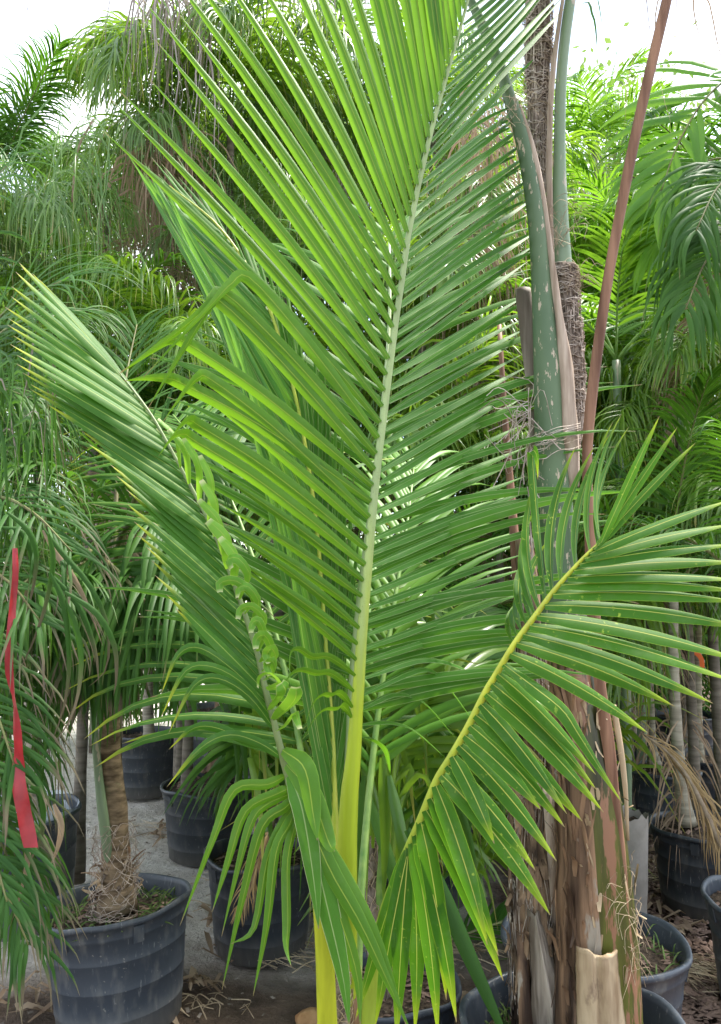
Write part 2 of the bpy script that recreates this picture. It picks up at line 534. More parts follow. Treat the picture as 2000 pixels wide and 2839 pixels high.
def ground_mat():
    t = NT('nursery_ground')
    sep = t.new('SeparateXYZ')
    t.link(t.obj(), sep.inputs[0])
    x, y = sep.outputs[0], sep.outputs[1]
    big = t.noise(1.1, 4)
    fine = t.noise(38, 5, rough=0.7)
    mid = t.noise(8, 5, rough=0.65)
    sand = t.mix(t.rng(mid, 0.35, 0.7), (0.56, 0.50, 0.42), (0.8, 0.74, 0.66))
    sand = t.mix(t.math('MULTIPLY', t.rng(fine, 0.58, 0.68), 0.7), sand, (0.2, 0.17, 0.13))
    sand = t.mix(t.math('MULTIPLY', t.rng(t.noise(3.2, 4), 0.52, 0.66), 0.45), sand, (0.3, 0.25, 0.2))
    soil = t.mix(t.rng(mid, 0.3, 0.7), (0.06, 0.042, 0.03), (0.17, 0.12, 0.085))
    soil = t.mix(t.math('MULTIPLY', t.rng(fine, 0.6, 0.7), 0.5), soil, (0.25, 0.21, 0.17))
    mulch = t.mix(t.rng(fine, 0.35, 0.65), (0.035, 0.022, 0.016), (0.15, 0.095, 0.07))
    # sandy lane behind, damp soil in front, mulch to the right
    s = t.math('ADD', y, t.math('MULTIPLY', t.math('SUBTRACT', big, 0.5), 1.2))
    c = t.mix(t.rng(s, 3.15, 3.75), soil, sand)
    m = t.math('ADD', x, t.math('MULTIPLY', t.math('SUBTRACT', big, 0.5), 0.9))
    c = t.mix(t.rng(m, 0.35, 0.75), c, mulch)
    h = t.math('ADD', t.math('MULTIPLY', mid, 0.6), t.math('MULTIPLY', fine, 0.4))
    return t.done(t.princ(c, 0.92, 0.2, t.bump(h, 1.0, 0.06)))


M['ground'] = ground_mat()

# ------------------------------------------------------------------ ground
def build_ground():
    mb = MB()
    xs = [-60, -30, -15, -8] + [-5 + i * 0.12 for i in range(84)] + [6, 9, 16, 30, 60]
    ys = [-15, -6, -2, 0] + [0.6 + i * 0.12 for i in range(80)] + [11, 13, 18, 30, 60, 120]
    V = []
    for yy in ys:
        for xx in xs:
            z = 0.0
            if abs(xx) < 6 and 0 < yy < 11:
                z = 0.035 * noise.noise(Vector((xx * 1.3, yy * 1.3, 0))) + 0.018 * noise.noise(Vector((xx * 5, yy * 5, 3)))
            V.append((xx, yy, z - 0.01))
    nx = len(xs)
    F = [(j * nx + i, j * nx + i + 1, (j + 1) * nx + i + 1, (j + 1) * nx + i) for j in range(len(ys) - 1) for i in range(nx - 1)]
    mb.add(V, F)
    o = mb.build('ground', M['ground'])
    o['kind'] = 'structure'


build_ground()

# ------------------------------------------------------------------ pots
def pot(loc, rt, h, label, mat='pot', rb=None, rz=0.0, tilt=(0, 0), soil=True, soil_drop=0.055, squash=1.0, seed=0, weeds=0, group='nursery pots on the ground', soil_mat='soil'):
    rb = rb or rt * 0.84
    root = empty('nursery_pot', loc, label, 'plant pot', group)
    root.rotation_euler = (tilt[0], tilt[1], rz)
    e = rt * 0.03

    def wr(z):
        return rb + (rt - rb) * (z / h)
    prof = [(0.0, 0.004), (rb - e, 0.0), (rb, e * .8)]
    for fz in (0.2, 0.44, 0.67):
        z = h * fz
        prof += [(wr(z) - 0.001, z - 0.006), (wr(z) + e * .16, z - 0.003), (wr(z) + e * .2, z + 0.001), (wr(z) + e * .03, z + 0.006)]
    z = h * 0.85
    prof += [(wr(z), z - .004), (wr(z) + e * .7, z), (wr(z) + e * .8, z + 0.008), (rt + e * .6, h - 0.022), (rt + e * 1.6, h - 0.02), (rt + e * 1.9, h - .012), (rt + e * 1.7, h - .002),
             (rt + e * .9, h), (rt - e * .2, h - 0.004), (rt - e * .5, h - 0.02), (wr(h * .85) - e * .6, h * .85), (wr(h * .3) - e * .6, h * .3)]
    S = 56
    rnd = random.Random(seed)
    ph = rnd.uniform(0, 6)
    V, F, U = [], [], []
    for r, z in prof:
        for k in range(S):
            a = 2 * math.pi * k / S
            q = 1 + (z / h) * (0.018 * math.sin(2 * a + ph) + 0.012 * noise.noise(Vector((math.cos(a) * 2, math.sin(a) * 2, seed * 3.3))))
            zz = z + (z / h) ** 3 * 0.022 * noise.noise(Vector((math.cos(a) * 1.6 + 7, math.sin(a) * 1.6, seed * 5.1)))
            V.append((r * q * math.cos(a), r * q * math.sin(a) * squash, zz))
            U.append((k / S, z / h))
    n = len(prof)
    for i in range(n - 1):
        for k in range(S):
            k2 = (k + 1) % S
            F.append((i * S + k, i * S + k2, (i + 1) * S + k2, (i + 1) * S + k))
    mb = MB()
    mb.add(V, F, U)
    shell = mb.build('shell', M[mat], root)
    # embossed lugs under the rim
    for k in range(6):
        a = 2 * math.pi * (k + .3) / 6 + ph
        lb = MB()
        hw = 0.018
        T = Vector((-math.sin(a), math.cos(a) * squash, 0))
        N = Vector((math.cos(a), math.sin(a) * squash, 0))
        pts = []
        for (zz, off) in ((h * .80, 0.001), (h * .80, e * 1.0), (h - .026, e * 1.5), (h - .026, 0.001)):
            r0 = wr(zz) + off
            pts += [N * r0 - T * hw + Vector((0, 0, zz)), N * r0 + T * hw + Vector((0, 0, zz))]
        lb.add(pts, [(0, 1, 3, 2), (2, 3, 5, 4), (4, 5, 7, 6), (0, 2, 4, 6), (1, 7, 5, 3)])
        lb.build('lug', M[mat], shell, smooth=False)
    if soil:
        sb = MB()
        rs = wr(h - soil_drop) - e * .6
        rings, seg = 7, 30
        V = [(0, 0, h - soil_drop + 0.025)]
        for i in range(1, rings + 1):
            for k in range(seg):
                a = 2 * math.pi * k / seg
                r = rs * i / rings
                z = h - soil_drop + 0.025 * (1 - (i / rings) ** 2) + 0.014 * noise.noise(Vector((r * math.cos(a) * 14, r * math.sin(a) * 14, seed)))
                V.append((r * math.cos(a), r * math.sin(a) * squash, z))
        F = [(0, 1 + k, 1 + (k + 1) % seg) for k in range(seg)]
        for i in range(rings - 1):
            for k in range(seg):
                a = 1 + i * seg
                F.append((a + k, a + seg + k, a + seg + (k + 1) % seg, a + (k + 1) % seg))
        sb.add(V, F)
        so = sb.build('soil', M[soil_mat], root)
        cb = MB()
        for _ in range(90):
            a, r = rnd.uniform(0, 6.28), rs * math.sqrt(rnd.random()) * .95
            p = Vector((r * math.cos(a), r * math.sin(a) * squash, h - soil_drop + 0.03 * (1 - (r / rs) ** 2) + .004))
            chip(cb, p, rnd, rnd.uniform(.008, .022))
        cb.build('bark_chips', M['chips'], so, kind='stuff', smooth=False)
        if weeds:
            wb = MB()
            for _ in range(weeds):
                a, r = rnd.uniform(0, 6.28), rs * math.sqrt(rnd.uniform(.1, 1)) * .97
                p = Vector((r * math.cos(a), r * math.sin(a) * squash, h - soil_drop + 0.01))
                d = Vector((rnd.uniform(-1, 1), rnd.uniform(-1, 1), rnd.uniform(.3, 1.5))).normalized() * rnd.uniform(.02, .06)
                wb.strip(bez(p, p + d, p + d * 1.3 + Vector((d.x, d.y, -abs(d.z) * .4)), 3), .006, Vector((0, -1, .3)), tint=rnd.random())
            wb.build('weeds', M['moss'], so, kind='stuff')
    return root


def chip(mb, p, rnd, s):
    a = rnd.uniform(0, 3.14)
    ex = Vector((math.cos(a), math.sin(a), rnd.uniform(-.35, .35))) * s
    ey = Vector((-math.sin(a), math.cos(a), rnd.uniform(-.35, .35))) * s * rnd.uniform(.25, .6)
    up = Vector((0, 0, s * .22))
    V = [p - ex - ey, p + ex * .8 - ey * .7, p + ex + ey, p - ex * .7 + ey, p + up + ex * .1]
    mb.add(V, [(0, 1, 4), (1, 2, 4), (2, 3, 4), (3, 0, 4)], tint=rnd.random())


def at_ground(px, d):
    p = W(px, 1600, d)
    return Vector((p.x, d, 0.0))


# front left pot and the ones behind it
P_front = at_ground(366, 2.94)
pot(P_front, 0.256, 0.415, 'large black pot with a torn uneven rim holding the stout brown ringed palm trunk', tilt=(R(-3), R(-5)), seed=1, weeds=160, soil_drop=.07)
P_mid = at_ground(590, 4.62)
pot(P_mid, 0.265, 0.40, 'black pot with wide pale rim on the light sandy lane behind the front pot', mat='pot_dark', seed=2, soil_drop=.03)
P_third = at_ground(735, 3.5)
pot(P_third, 0.235, 0.40, 'dark pot half hidden by long hanging leaflets beside the coconut stem', mat='pot_dark', seed=3)
P_leftblue = at_ground(100, 3.75)
pot(P_leftblue, 0.255, 0.50, 'slate pot lined with crumpled clear plastic behind the red ribbon', mat='pot', seed=4, tilt=(R(3), R(-3)), soil_drop=.2)
P_far1 = at_ground(415, 5.9)
pot(P_far1, 0.25, 0.44, 'small dark pot far behind the brown trunk on pale sand', mat='pot_dark', seed=5)
P_far2 = at_ground(620, 6.3)
pot(P_far2, 0.36, 0.55, 'wide light grey pot standing farthest back on the sandy lane', mat='pot_grey', seed=6)
# right of the coconut
P_big = at_ground(1560, 2.2)
pot(P_big, 0.285, 0.40, 'wide black pot around the two thick coconut trunks', seed=7, weeds=260, soil_drop=.11)
P_big2 = at_ground(1622, 2.68)
pot(P_big2, 0.285, 0.405, 'wide black pot full of dead leaves just behind the thick trunks', mat='pot', seed=8, weeds=120, soil_drop=.07)
P_r1 = at_ground(1925, 3.86)
pot(P_r1, 0.235, 0.40, 'black pot on brown mulch holding the smooth leaning pale trunk', mat='pot_dark', seed=9, soil_drop=.035)
P_r2 = at_ground(1822, 5.0)
pot(P_r2, 0.215, 0.39, 'ribbed black pot with thin roots hanging over its rim', mat='pot', seed=10, soil_drop=.02)
P_r3 = at_ground(1965, 5.3)
pot(P_r3, 0.25, 0.40, 'dark pot behind the dead brown frond under the cream based trunk', mat='pot_dark', seed=11)
P_r4 = at_ground(2115, 3.0)
pot(P_r4, 0.245, 0.40, 'slate pot cut off by the right edge of the frame', mat='pot', seed=12)
P_r5 = at_ground(1745, 6.0)
pot(P_r5, 0.24, 0.4, 'dark pot deep in shade between the thin trunks', mat='pot_dark', seed=13)
P_r6 = at_ground(1880, 6.8)
pot(P_r6, 0.26, 0.42, 'shaded pot in the farthest row of potted palms', mat='pot_dark', seed=14)
P_r7 = at_ground(1180, 4.0)
pot(P_r7, 0.24, 0.4, 'black pot in deep shade behind the hanging coconut leaflets', mat='pot_dark', seed=15)
P_main = Vector((W(945, 2839, 1.95).x, 1.97, 0))
pot(P_main, 0.22, 0.34, 'black pot at the foot of the young coconut palm', seed=16)
P_sec = at_ground(1085, 2.62)
pot(P_sec, 0.21, 0.3, 'low black pot of the slim coconut seedling at the bottom edge', seed=17)

# pale grow bag between the trunks and the mulch
def grow_bag():
    base = at_ground(1722, 3.7)
    root = empty('grow_bag', base, 'pale grey crumpled grow bag behind the thick right trunk', 'grow bag')
    mb = MB()
    V, F = [], []
    S, H = 28, 9
    for i in range(H + 1):
        z = 0.5 * i / H
        for k in range(S):
            a = 2 * math.pi * k / S
            r = 0.085 * (0.82 + .25 * i / H) * (1 + .10 * noise.noise(Vector((math.cos(a) * 2.5, math.sin(a) * 2.5, z * 6))))
            V.append((r * math.cos(a), r * math.sin(a), z + (0.03 * noise.noise(Vector((math.cos(a) * 3, math.sin(a) * 3, 9))) if i == H else 0)))
    for i in range(H):
        for k in range(S):
            F.append((i * S + k, i * S + (k + 1) % S, (i + 1) * S + (k + 1) % S, (i + 1) * S + k))
    mb.add(V, F)
    mb.build('bag', M['grow_bag'], root)
    sb = MB()
    sb.add([(0.075 * math.cos(k * .4488), 0.075 * math.sin(k * .4488), .45 + .01 * (k % 3)) for k in range(14)] + [(0, 0, .475)], [(k, (k + 1) % 14, 14) for k in range(14)])
    sb.build('soil', M['soil'], root)


grow_bag()


# ------------------------------------------------------------------ fronds in general
def leaflets_along(mb, path, n, ll, rnd, a0=62, a1=24, up=Vector((0, 0, 1)), droop=0.6, width=0.022, sides=(1, -1), vee=0.35, t0=0.16, t1=0.995,
                   K=6, fold=0.3, jit=0.1, prof=None, lenprof=None, plume=0.0, tint=(0.1, 0.9)):
    m = len(path) - 1
    for s in sides:
        for i in range(n):
            t = t0 + (t1 - t0) * (i + rnd.uniform(-.3, .3)) / max(1, n - 1)
            t = min(max(t, 0.0), 0.999)
            k = min(int(t * m), m - 1)
            f = t * m - k
            p = path[k].lerp(path[k + 1], f)
            T = (path[k + 1] - path[k]).normalized()
            Sd = T.cross(up)
            if Sd.length < 1e-4:
                Sd = T.orthogonal()
            Sd.normalize()
            N = Sd.cross(T)
            u = (t - t0) / (t1 - t0)
            a = R(a0 + (a1 - a0) * u + rnd.uniform(-1, 1) * 40 * jit)
            pl = rnd.uniform(-plume, plume)
            d = (T * math.cos(a) + Sd * (s * math.sin(a)) + N * (vee * math.sin(a) + pl)).normalized()
            L = ll * (lenprof(u) if lenprof else (0.5 + 0.5 * math.sin(math.pi * min(1, 0.18 + u * 0.8)))) * rnd.uniform(.86, 1.1)
            pts = [p]
            q = p.copy()
            dr = droop * rnd.uniform(.7, 1.35)
            for j in range(K):
                d = (d + Vector((rnd.uniform(-1, 1) * .1 * jit * 4, rnd.uniform(-1, 1) * .1 * jit * 4, -dr * (j + .6) / K * (2.2 / K)))).normalized()
                q = q + d * (L / K)
                pts.append(q.copy())
            nh = (N + Sd * s * -.2).normalized()
            mb.strip(pts, width * rnd.uniform(.8, 1.15), nh, fold=fold, prof=prof or thin_prof, tint=rnd.uniform(*tint), twist=rnd.uniform(-.5, .5))


def arch_path(L, e0, e1, n=14, side=0.0, pw=1.3):
    pts = [Vector((0, 0, 0))]
    for i in range(n):
        t = (i + .5) / n
        e = R(e0 + (e1 - e0) * t ** pw)
        a = side * t * t
        d = Vector((math.cos(e) * math.cos(a), math.cos(e) * math.sin(a), math.sin(e)))
        pts.append(pts[-1] + d * (L / n))
    return pts


VAR = {}


def make_variant(key, L, e0, e1, n, ll, width, droop, mats, seed, vee=.3, a0=62, a1=26, plume=.1, side=.15, K=6, r0=.012, jit=.25, tint=(.05, .95), fold=.3):
    rnd = random.Random(seed)
    path = arch_path(L, e0, e1, side=side)
    a = MB()
    m = len(path) - 1
    a.tube(path, [r0 * (1 - .85 * i / m) + .0012 for i in range(m + 1)], 6, flat=.7, up=Vector((0, 1, 0)))
    b = MB()
    upv = Vector((0, 0, 1))
    leaflets_along(b, path, n, ll, rnd, a0=a0, a1=a1, up=upv, droop=droop, width=width, vee=vee, K=K, plume=plume, jit=jit, tint=tint, fold=fold)
    ra = a.build('frond_source', M[mats[0]])
    lb = b.build('leaflets_source', M[mats[1]])
    VAR.setdefault(key, []).append((ra.data, lb.data))
    for o in (ra, lb):
        bpy.data.objects.remove(o)


i_ = 0
for (e0, e1) in ((82, 20), (72, -25), (58, -55), (40, -75), (66, -50)):
    i_ += 1
    make_variant('queen', 1.6, e0, e1, 64, .8, .023, 3.2, ('rachis_green', 'queen'), 20 + i_, plume=.45, K=8, jit=.45, side=.2 * (-1) ** i_)
    make_variant('grey', 1.6, e0, e1, 64, .8, .020, 3.6, ('rachis_green', 'grey_green'), 40 + i_, plume=.45, K=8, jit=.45, side=.2 * (-1) ** i_)
    make_variant('bright', 1.6, e0, e1, 40, .62, .027, 1.2, ('rachis_green', 'bright'), 60 + i_, plume=.08, side=.25 * (-1) ** i_)
    make_variant('dark', 1.5, e0, e1, 46, .54, .021, 1.5, ('rachis_dark', 'dark'), 80 + i_, plume=.12, side=.15 * (-1) ** i_)
for (e0, e1) in ((-20, -86), (10, -80), (-50, -88)):
    i_ += 1
    make_variant('dead', 1.7, e0, e1, 60, .55, .014, 2.6, ('rachis_dead', 'dead'), 100 + i_, plume=.4, K=6, jit=.6)
    make_variant('dead_grey', 1.8, e0, e1, 60, .62, .013, 2.8, ('rachis_dead', 'dead_grey'), 120 + i_, plume=.4, K=6, jit=.6)


def put_frond(root, key, vi, loc, az, tilt=0.0, scale=1.0, roll=0.0):
    ra, lb = VAR[key][vi % len(VAR[key])]
    f = bpy.data.objects.new('frond', ra)
    f.parent = root
    f.location = loc
    f.rotation_euler = Euler((roll, -tilt, az), 'XYZ')
    f.scale = (scale,) * 3
    col.objects.link(f)
    l = bpy.data.objects.new('leaflets', lb)
    l.parent = f
    l['kind'] = 'stuff'
    col.objects.link(l)
    return f


def bg_palm(px, py, d, label, key='queen', n=11, scale=1.0, r=0.032, trunk='grey_trunk', dead=0, deadkey='dead', seed=0, base_px=None, spread=(0, 5), name='palm_tree',
            group='palms in the background', az0=0.0, az_range=2 * math.pi, low=0, flare=1.35, base_d=None):
    rnd = random.Random(seed * 31 + 5)
    crown = W(px, py, d)
    bx = W(base_px if base_px is not None else px, 1600, base_d or d).x
    base = Vector((bx, base_d or d, 0.0))
    root = empty(name, base, label, 'palm tree', group)
    h = crown.z
    c = crown - base
    path = catmull([Vector((0, 0, 0)), Vector((c.x * .25, c.y * .25, h * .33)), Vector((c.x * .7, c.y * .7, h * .7)), c], 16)
    mb = MB()
    rad = []
    for i in range(17):
        t = i / 16
        rr = r * (flare - (flare - 1) * min(1, t * 5)) * (1 - .25 * t)
        rad.append(rr * (1.06 if i % 2 else 1.0))
    mb.tube(path, rad, 12, wob=.05, seed=seed)
    mb.build('trunk', M[trunk], root)
    for i in range(n):
        az = az0 + az_range * (i + rnd.uniform(-.3, .3)) / n
        vi = rnd.randrange(*spread)
        put_frond(root, key, vi, c + Vector((rnd.uniform(-.03, .03), rnd.uniform(-.03, .03), rnd.uniform(-.15, .02))), az, R(rnd.uniform(-10, 10)), scale * rnd.uniform(.85, 1.1), R(rnd.uniform(-12, 12)))
    for i in range(low):
        put_frond(root, key, 3, c + Vector((0, 0, -.2 - .3 * i)), rnd.uniform(0, 6.28), R(-10), scale * rnd.uniform(.8, 1.0))
    for i in range(dead):
        put_frond(root, deadkey, rnd.randrange(3), c + Vector((0, 0, -.1)), rnd.uniform(0, 6.28), 0, scale * rnd.uniform(.7, 1.0))
    return root

# ------------------------------------------------------------------ thick coconut palm on the right
def pixpath(pts, n):
    return catmull([W(*p) for p in pts], n)


def rads(vals_px, d, n):
    k = len(vals_px) - 1
    return [px2m(interp([(i, v) for i, v in enumerate(vals_px)], k * j / n), d) for j in range(n + 1)]


def fibres(mb, path, rad, rnd, n, arc=(0, 2 * math.pi), length=1.4, r=0.0013, vert=0.15, lift=0.006, up=None, flat=1.0):
    """Wavy strands that hug a tube."""
    m = len(path) - 1
    T0 = (path[1] - path[0]).normalized()
    S = up.cross(T0) if up is not None else T0.orthogonal()
    S.normalize()
    B = T0.cross(S)
    for _ in range(n):
        t = rnd.random()
        a = rnd.uniform(*arc)
        da = rnd.uniform(.4, 1) * length * rnd.choice((-1, 1))
        dt = rnd.uniform(-vert, vert)
        pts = []
        for j in range(6):
            tt = min(max(t + dt * j / 5 + rnd.uniform(-.006, .006), 0), .999)
            k = min(int(tt * m), m - 1)
            f = tt * m - k
            p = path[k].lerp(path[k + 1], f)
            rr = (rad[k] + (rad[k + 1] - rad[k]) * f) + lift * rnd.uniform(.1, 1)
            aa = a + da * j / 5
            pts.append(p + S * math.cos(aa) * rr + B * math.sin(aa) * rr * flat)
        mb.tube(pts, [r * rnd.uniform(.6, 1.3)] * 6, 3, cap=False, tint=rnd.random())


def boot(mb, rows, seed, groove=.015, bulge=.03, thick=.012, jag=.03, n=22):
    """A cut leaf base: a bowed plate with a groove, a ragged top and real thickness. rows: (px, py, d, half width px)."""
    cen = catmull([W(r[0], r[1], r[2]) for r in rows], n)
    hw = [px2m(interp([(i, r[3]) for i, r in enumerate(rows)], (len(rows) - 1) * k / n), rows[0][2]) for k in range(n + 1)]
    m = 18
    V, F, U = [], [], []
    for side in (0, 1):
        for k in range(n + 1):
            for u in range(m + 1):
                x = -1 + 2 * u / m
                nz = noise.noise(Vector((x * 5, k * .35, seed)))
                dep = -bulge * (1 - x * x) + groove * math.exp(-((x + .12) / .13) ** 2) + .005 * nz
                z = 0.0
                if k > n - 4:
                    z = jag * ((.5 * noise.noise(Vector((x * .8 + .3, 3.7, seed * 2.17))) + .12 * noise.noise(Vector((x * 3.1, 1.3, seed * 1.37)))) - .35 * math.exp(-((x + .12) / .2) ** 2)) * (k - n + 4) / 4
                V.append(cen[k] + Vector((x * hw[k] * (1 + .06 * noise.noise(Vector((k * .5, x * 2, seed + 4)))), dep + side * thick, z)))
                U.append((u / m, k / n))
    o = (n + 1) * (m + 1)
    for k in range(n):
        for u in range(m):
            a = k * (m + 1) + u
            F.append((a, a + 1, a + m + 2, a + m + 1))
            F.append((o + a, o + a + m + 1, o + a + m + 2, o + a + 1))
    for u in range(m):
        a = n * (m + 1) + u
        F.append((a, a + 1, o + a + 1, o + a))
    for k in range(n):
        for a in (k * (m + 1), k * (m + 1) + m):
            F.append((a, a + m + 1, o + a + m + 1, o + a))
    mb.add(V, F, U)


def right_palm():
    rnd = random.Random(3)
    base = Vector((P_big.x, P_big.y, .29))
    root = empty('coconut_palm', base, 'thick coconut palm with blotched green stem and fibrous brown sheaths on the right', 'palm tree')
    CAMUP = Vector((0, -1, 0))
    # lower trunk: olive sheath over brown wood
    low = pixpath([(1672, 3160, 2.2), (1668, 2900, 2.2), (1662, 2600, 2.2), (1640, 2300, 2.2), (1612, 2050, 2.2), (1585, 1800, 2.21), (1560, 1600, 2.22)], 24)
    lr = rads([112, 108, 100, 88, 72, 60, 50], 2.2, 24)
    mb = MB()
    mb.tube(low, lr, 28, wob=.05, seed=2, up=CAMUP)
    tk = mb.build('trunk', M['olive_stem'], root, base)
    mb = MB()
    flakes(mb, low, lr, rnd, 90, arc=(.9, 2.9), L=(.02, .09), w=(.004, .014))
    mb.build('peeling_bark', M['boot'], tk, base, kind='stuff')
    # brown sheath wrapping the left half of the lower trunk
    mb = MB()
    pth = pixpath([(1652, 3160, 2.19), (1648, 2800, 2.19), (1636, 2500, 2.19), (1622, 2250, 2.19), (1590, 2000, 2.19), (1575, 1850, 2.2)], 20)
    mb.tube(pth, rads([104, 99, 90, 78, 62, 50], 2.2, 20), 20, wob=.1, seed=4, up=CAMUP, arc=(R(-60), R(88)))
    so = mb.build('leaf_sheath', M['sheath_brown'], root, base)
    mb = MB()
    flakes(mb, pth, [r * 1.03 for r in rads([104, 99, 90, 78, 62, 50], 2.2, 20)], rnd, 110, arc=(.1, 1.5), L=(.03, .14), w=(.004, .016))
    mb.build('peeling_bark', M['sheath_brown'], so, base, kind='stuff')
    # dark reddish diagonal sheath in front
    mb = MB()
    pth = pixpath([(1690, 2860, 2.17), (1682, 2700, 2.165), (1668, 2560, 2.165), (1652, 2440, 2.17), (1643, 2370, 2.18)], 14)
    mb.tube(pth, rads([70, 62, 48, 26, 5], 2.2, 14), 16, wob=.16, seed=6, up=CAMUP, arc=(R(20), R(160)))
    mb.build('leaf_sheath', M['sheath_brown'], root, base)
    # red strip running up the front right
    mb = MB()
    pth = pixpath([(1742, 2560, 2.135), (1726, 2400, 2.13), (1705, 2220, 2.13), (1690, 2080, 2.13), (1668, 1930, 2.135), (1650, 1780, 2.14)], 16)
    mb.tube(pth, rads([5, 11, 15, 17, 18, 15], 2.13, 16), 8, flat=.35, wob=.25, seed=8, up=CAMUP)
    mb.build('torn_strip', M['red_stalk'], root, base)
    # pale splinter standing off to the right
    mb = MB()
    pth = pixpath([(1742, 2330, 2.16), (1735, 2200, 2.15), (1722, 2080, 2.15), (1700, 1955, 2.15)], 10)
    mb.tube(pth, rads([4, 7, 9, 9], 2.15, 10), 7, flat=.5, wob=.2, seed=9, up=CAMUP)
    mb.build('splinter', M['boot'], root, base)
    # cut leaf base, two lobed, at the bottom
    mb = MB()
    boot(mb, [(1682, 3060, 2.13, 78), (1674, 2900, 2.095, 66), (1664, 2780, 2.08, 58), (1658, 2690, 2.07, 54), (1656, 2632, 2.068, 52)], 5, groove=.016, bulge=.03)
    mb.build('cut_leaf_base', M['boot'], root, base)
    # main green stem that leaves to the upper left
    gp = [(1560, 1780, 2.2), (1545, 1500, 2.19), (1530, 1250, 2.18), (1516, 1000, 2.17), (1502, 800, 2.17), (1486, 600, 2.16), (1452, 400, 2.15), (1406, 250, 2.13), (1372, 150, 2.12),
          (1310, 10, 2.1), (1230, -150, 2.08), (1130, -300, 2.05)]
    gpath = pixpath(gp, 40)
    grad = rads([58, 50, 46, 37, 28, 24, 21, 18, 16, 13, 10, 7], 2.17, 40)
    mb = MB()
    mb.tube(gpath, grad, 22, up=CAMUP, wob=.02)
    fr = mb.build('frond', M['green_stem'], root, base)
    # its leaflets pointing left and down behind the middle frond
    for i, (bx, by, tx, ty) in enumerate([(1404, 300, 1190, 490), (1412, 330, 1172, 545), (1414, 352, 1166, 560), (1420, 388, 1158, 600), (1430, 430, 1150, 640), (1438, 470, 1146, 700), (1446, 515, 1135, 760),
                                          (1452, 556, 1130, 812), (1458, 600, 1124, 862), (1394, 280, 1210, 452), (1462, 650, 1120, 905), (1465, 700, 1116, 960)]):
        a, b = W(bx, by, 2.13), W(tx, ty, 2.45)
        mid = (a + b) / 2 + Vector((-.03, 0, .06))
        lb = MB()
        lb.strip(bez(a, mid, b, 9), px2m(34, 2.2), Vector((-.3, -.8, .55)), fold=.35, tint=rnd.random())
        lb.build('leaflet', M['left_leaf' if i % 3 else 'main_leaf_pale'], fr, base)
    # light tan margin where the sheath of the stem has torn away
    mb = MB()
    pth = pixpath([(1590, 1350, 2.16), (1578, 1180, 2.15), (1566, 1000, 2.15), (1548, 850, 2.15), (1528, 700, 2.15), (1508, 560, 2.15), (1480, 420, 2.14), (1440, 290, 2.13)], 26)
    mb.tube(pth, rads([16, 26, 19, 11, 8, 8, 9, 6], 2.15, 26), 8, flat=.6, wob=.3, up=CAMUP)
    mb.build('sheath_margin', M['tan_strip'], root, base)
    # pale petiole going straight up
    mb = MB()
    pth = pixpath([(1566, 900, 2.24), (1560, 740, 2.23), (1554, 600, 2.23), (1552, 400, 2.23), (1558, 200, 2.22), (1582, 0, 2.2), (1630, -250, 2.17), (1720, -520, 2.1)], 26)
    mb.tube(pth, rads([32, 28, 23, 17, 16, 16, 13, 9], 2.22, 26), 16, flat=.8, up=CAMUP)
    mb.build('petiole', M['green_stem_clean'], root, base)
    mb = MB()
    pth = pixpath([(1530, 780, 2.21), (1526, 600, 2.21), (1524, 400, 2.21), (1534, 200, 2.2), (1556, 30, 2.19), (1580, -100, 2.18)], 16)
    mb.tube(pth, rads([12, 9, 9, 8, 6, 4], 2.2, 16), 7, flat=.5, wob=.2, up=CAMUP)
    mb.build('sheath_margin', M['tan_strip'], root, base)
    # fibre wrapped core above and on the right of the stem
    for (pp, rr, dd, cnt) in (([(1572, 1330, 2.24), (1590, 1150, 2.23), (1582, 1000, 2.23), (1568, 850, 2.23), (1562, 740, 2.23)], [9, 28, 36, 39, 37], 2.23, 320),
                              ([(1502, 640, 2.27), (1496, 450, 2.26), (1494, 300, 2.26), (1493, 150, 2.26), (1492, 0, 2.26), (1490, -200, 2.26)], [9, 20, 31, 37, 37, 33], 2.26, 420)):
        mb = MB()
        pth = pixpath(pp, 20)
        rd = rads(rr, dd, 20)
        mb.tube(pth, rd, 16, wob=.12, up=CAMUP)
        fo = mb.build('fibre_sheath', M['fibre_pad'], root, base)
        mb = MB()
        fibres(mb, pth, rd, rnd, cnt, arc=(R(0), R(200)), length=1.6, vert=.05, up=CAMUP, lift=.01, r=.0015)
        fibres(mb, pth, rd, rnd, cnt // 3, arc=(R(0), R(180)), length=.25, vert=.35, up=CAMUP, lift=.006, r=.0016)
        mb.build('fibres', M['fibre'], fo, base, kind='stuff')
    # grey dead stub to the left of the stem
    mb = MB()
    pth = pixpath([(1478, 1300, 2.25), (1474, 1100, 2.24), (1466, 960, 2.24), (1456, 850, 2.24), (1452, 800, 2.245)], 12)
    mb.tube(pth, rads([9, 13, 20, 25, 22], 2.24, 12), 12, flat=.6, wob=.2, up=CAMUP)
    mb.build('dead_stub', M['boot_grey'], root, base)
    # red brown bare stalk leaning to the right
    mb = MB()
    pth = pixpath([(1650, 1800, 2.12), (1638, 1500, 2.12), (1628, 1300, 2.12), (1640, 1110, 2.12), (1682, 800, 2.1), (1722, 580, 2.08), (1770, 340, 2.05), (1842, 30, 2.02), (1890, -180, 2.0)], 30)
    mb.tube(pth, rads([20, 17, 14, 16, 15, 15, 15, 15, 12], 2.1, 30), 12, flat=.75, up=CAMUP, wob=.03)
    mb.build('bare_stalk', M['red_stalk'], root, base)
    # tie of dry strands round the stem and the tangle beside it
    mb = MB()
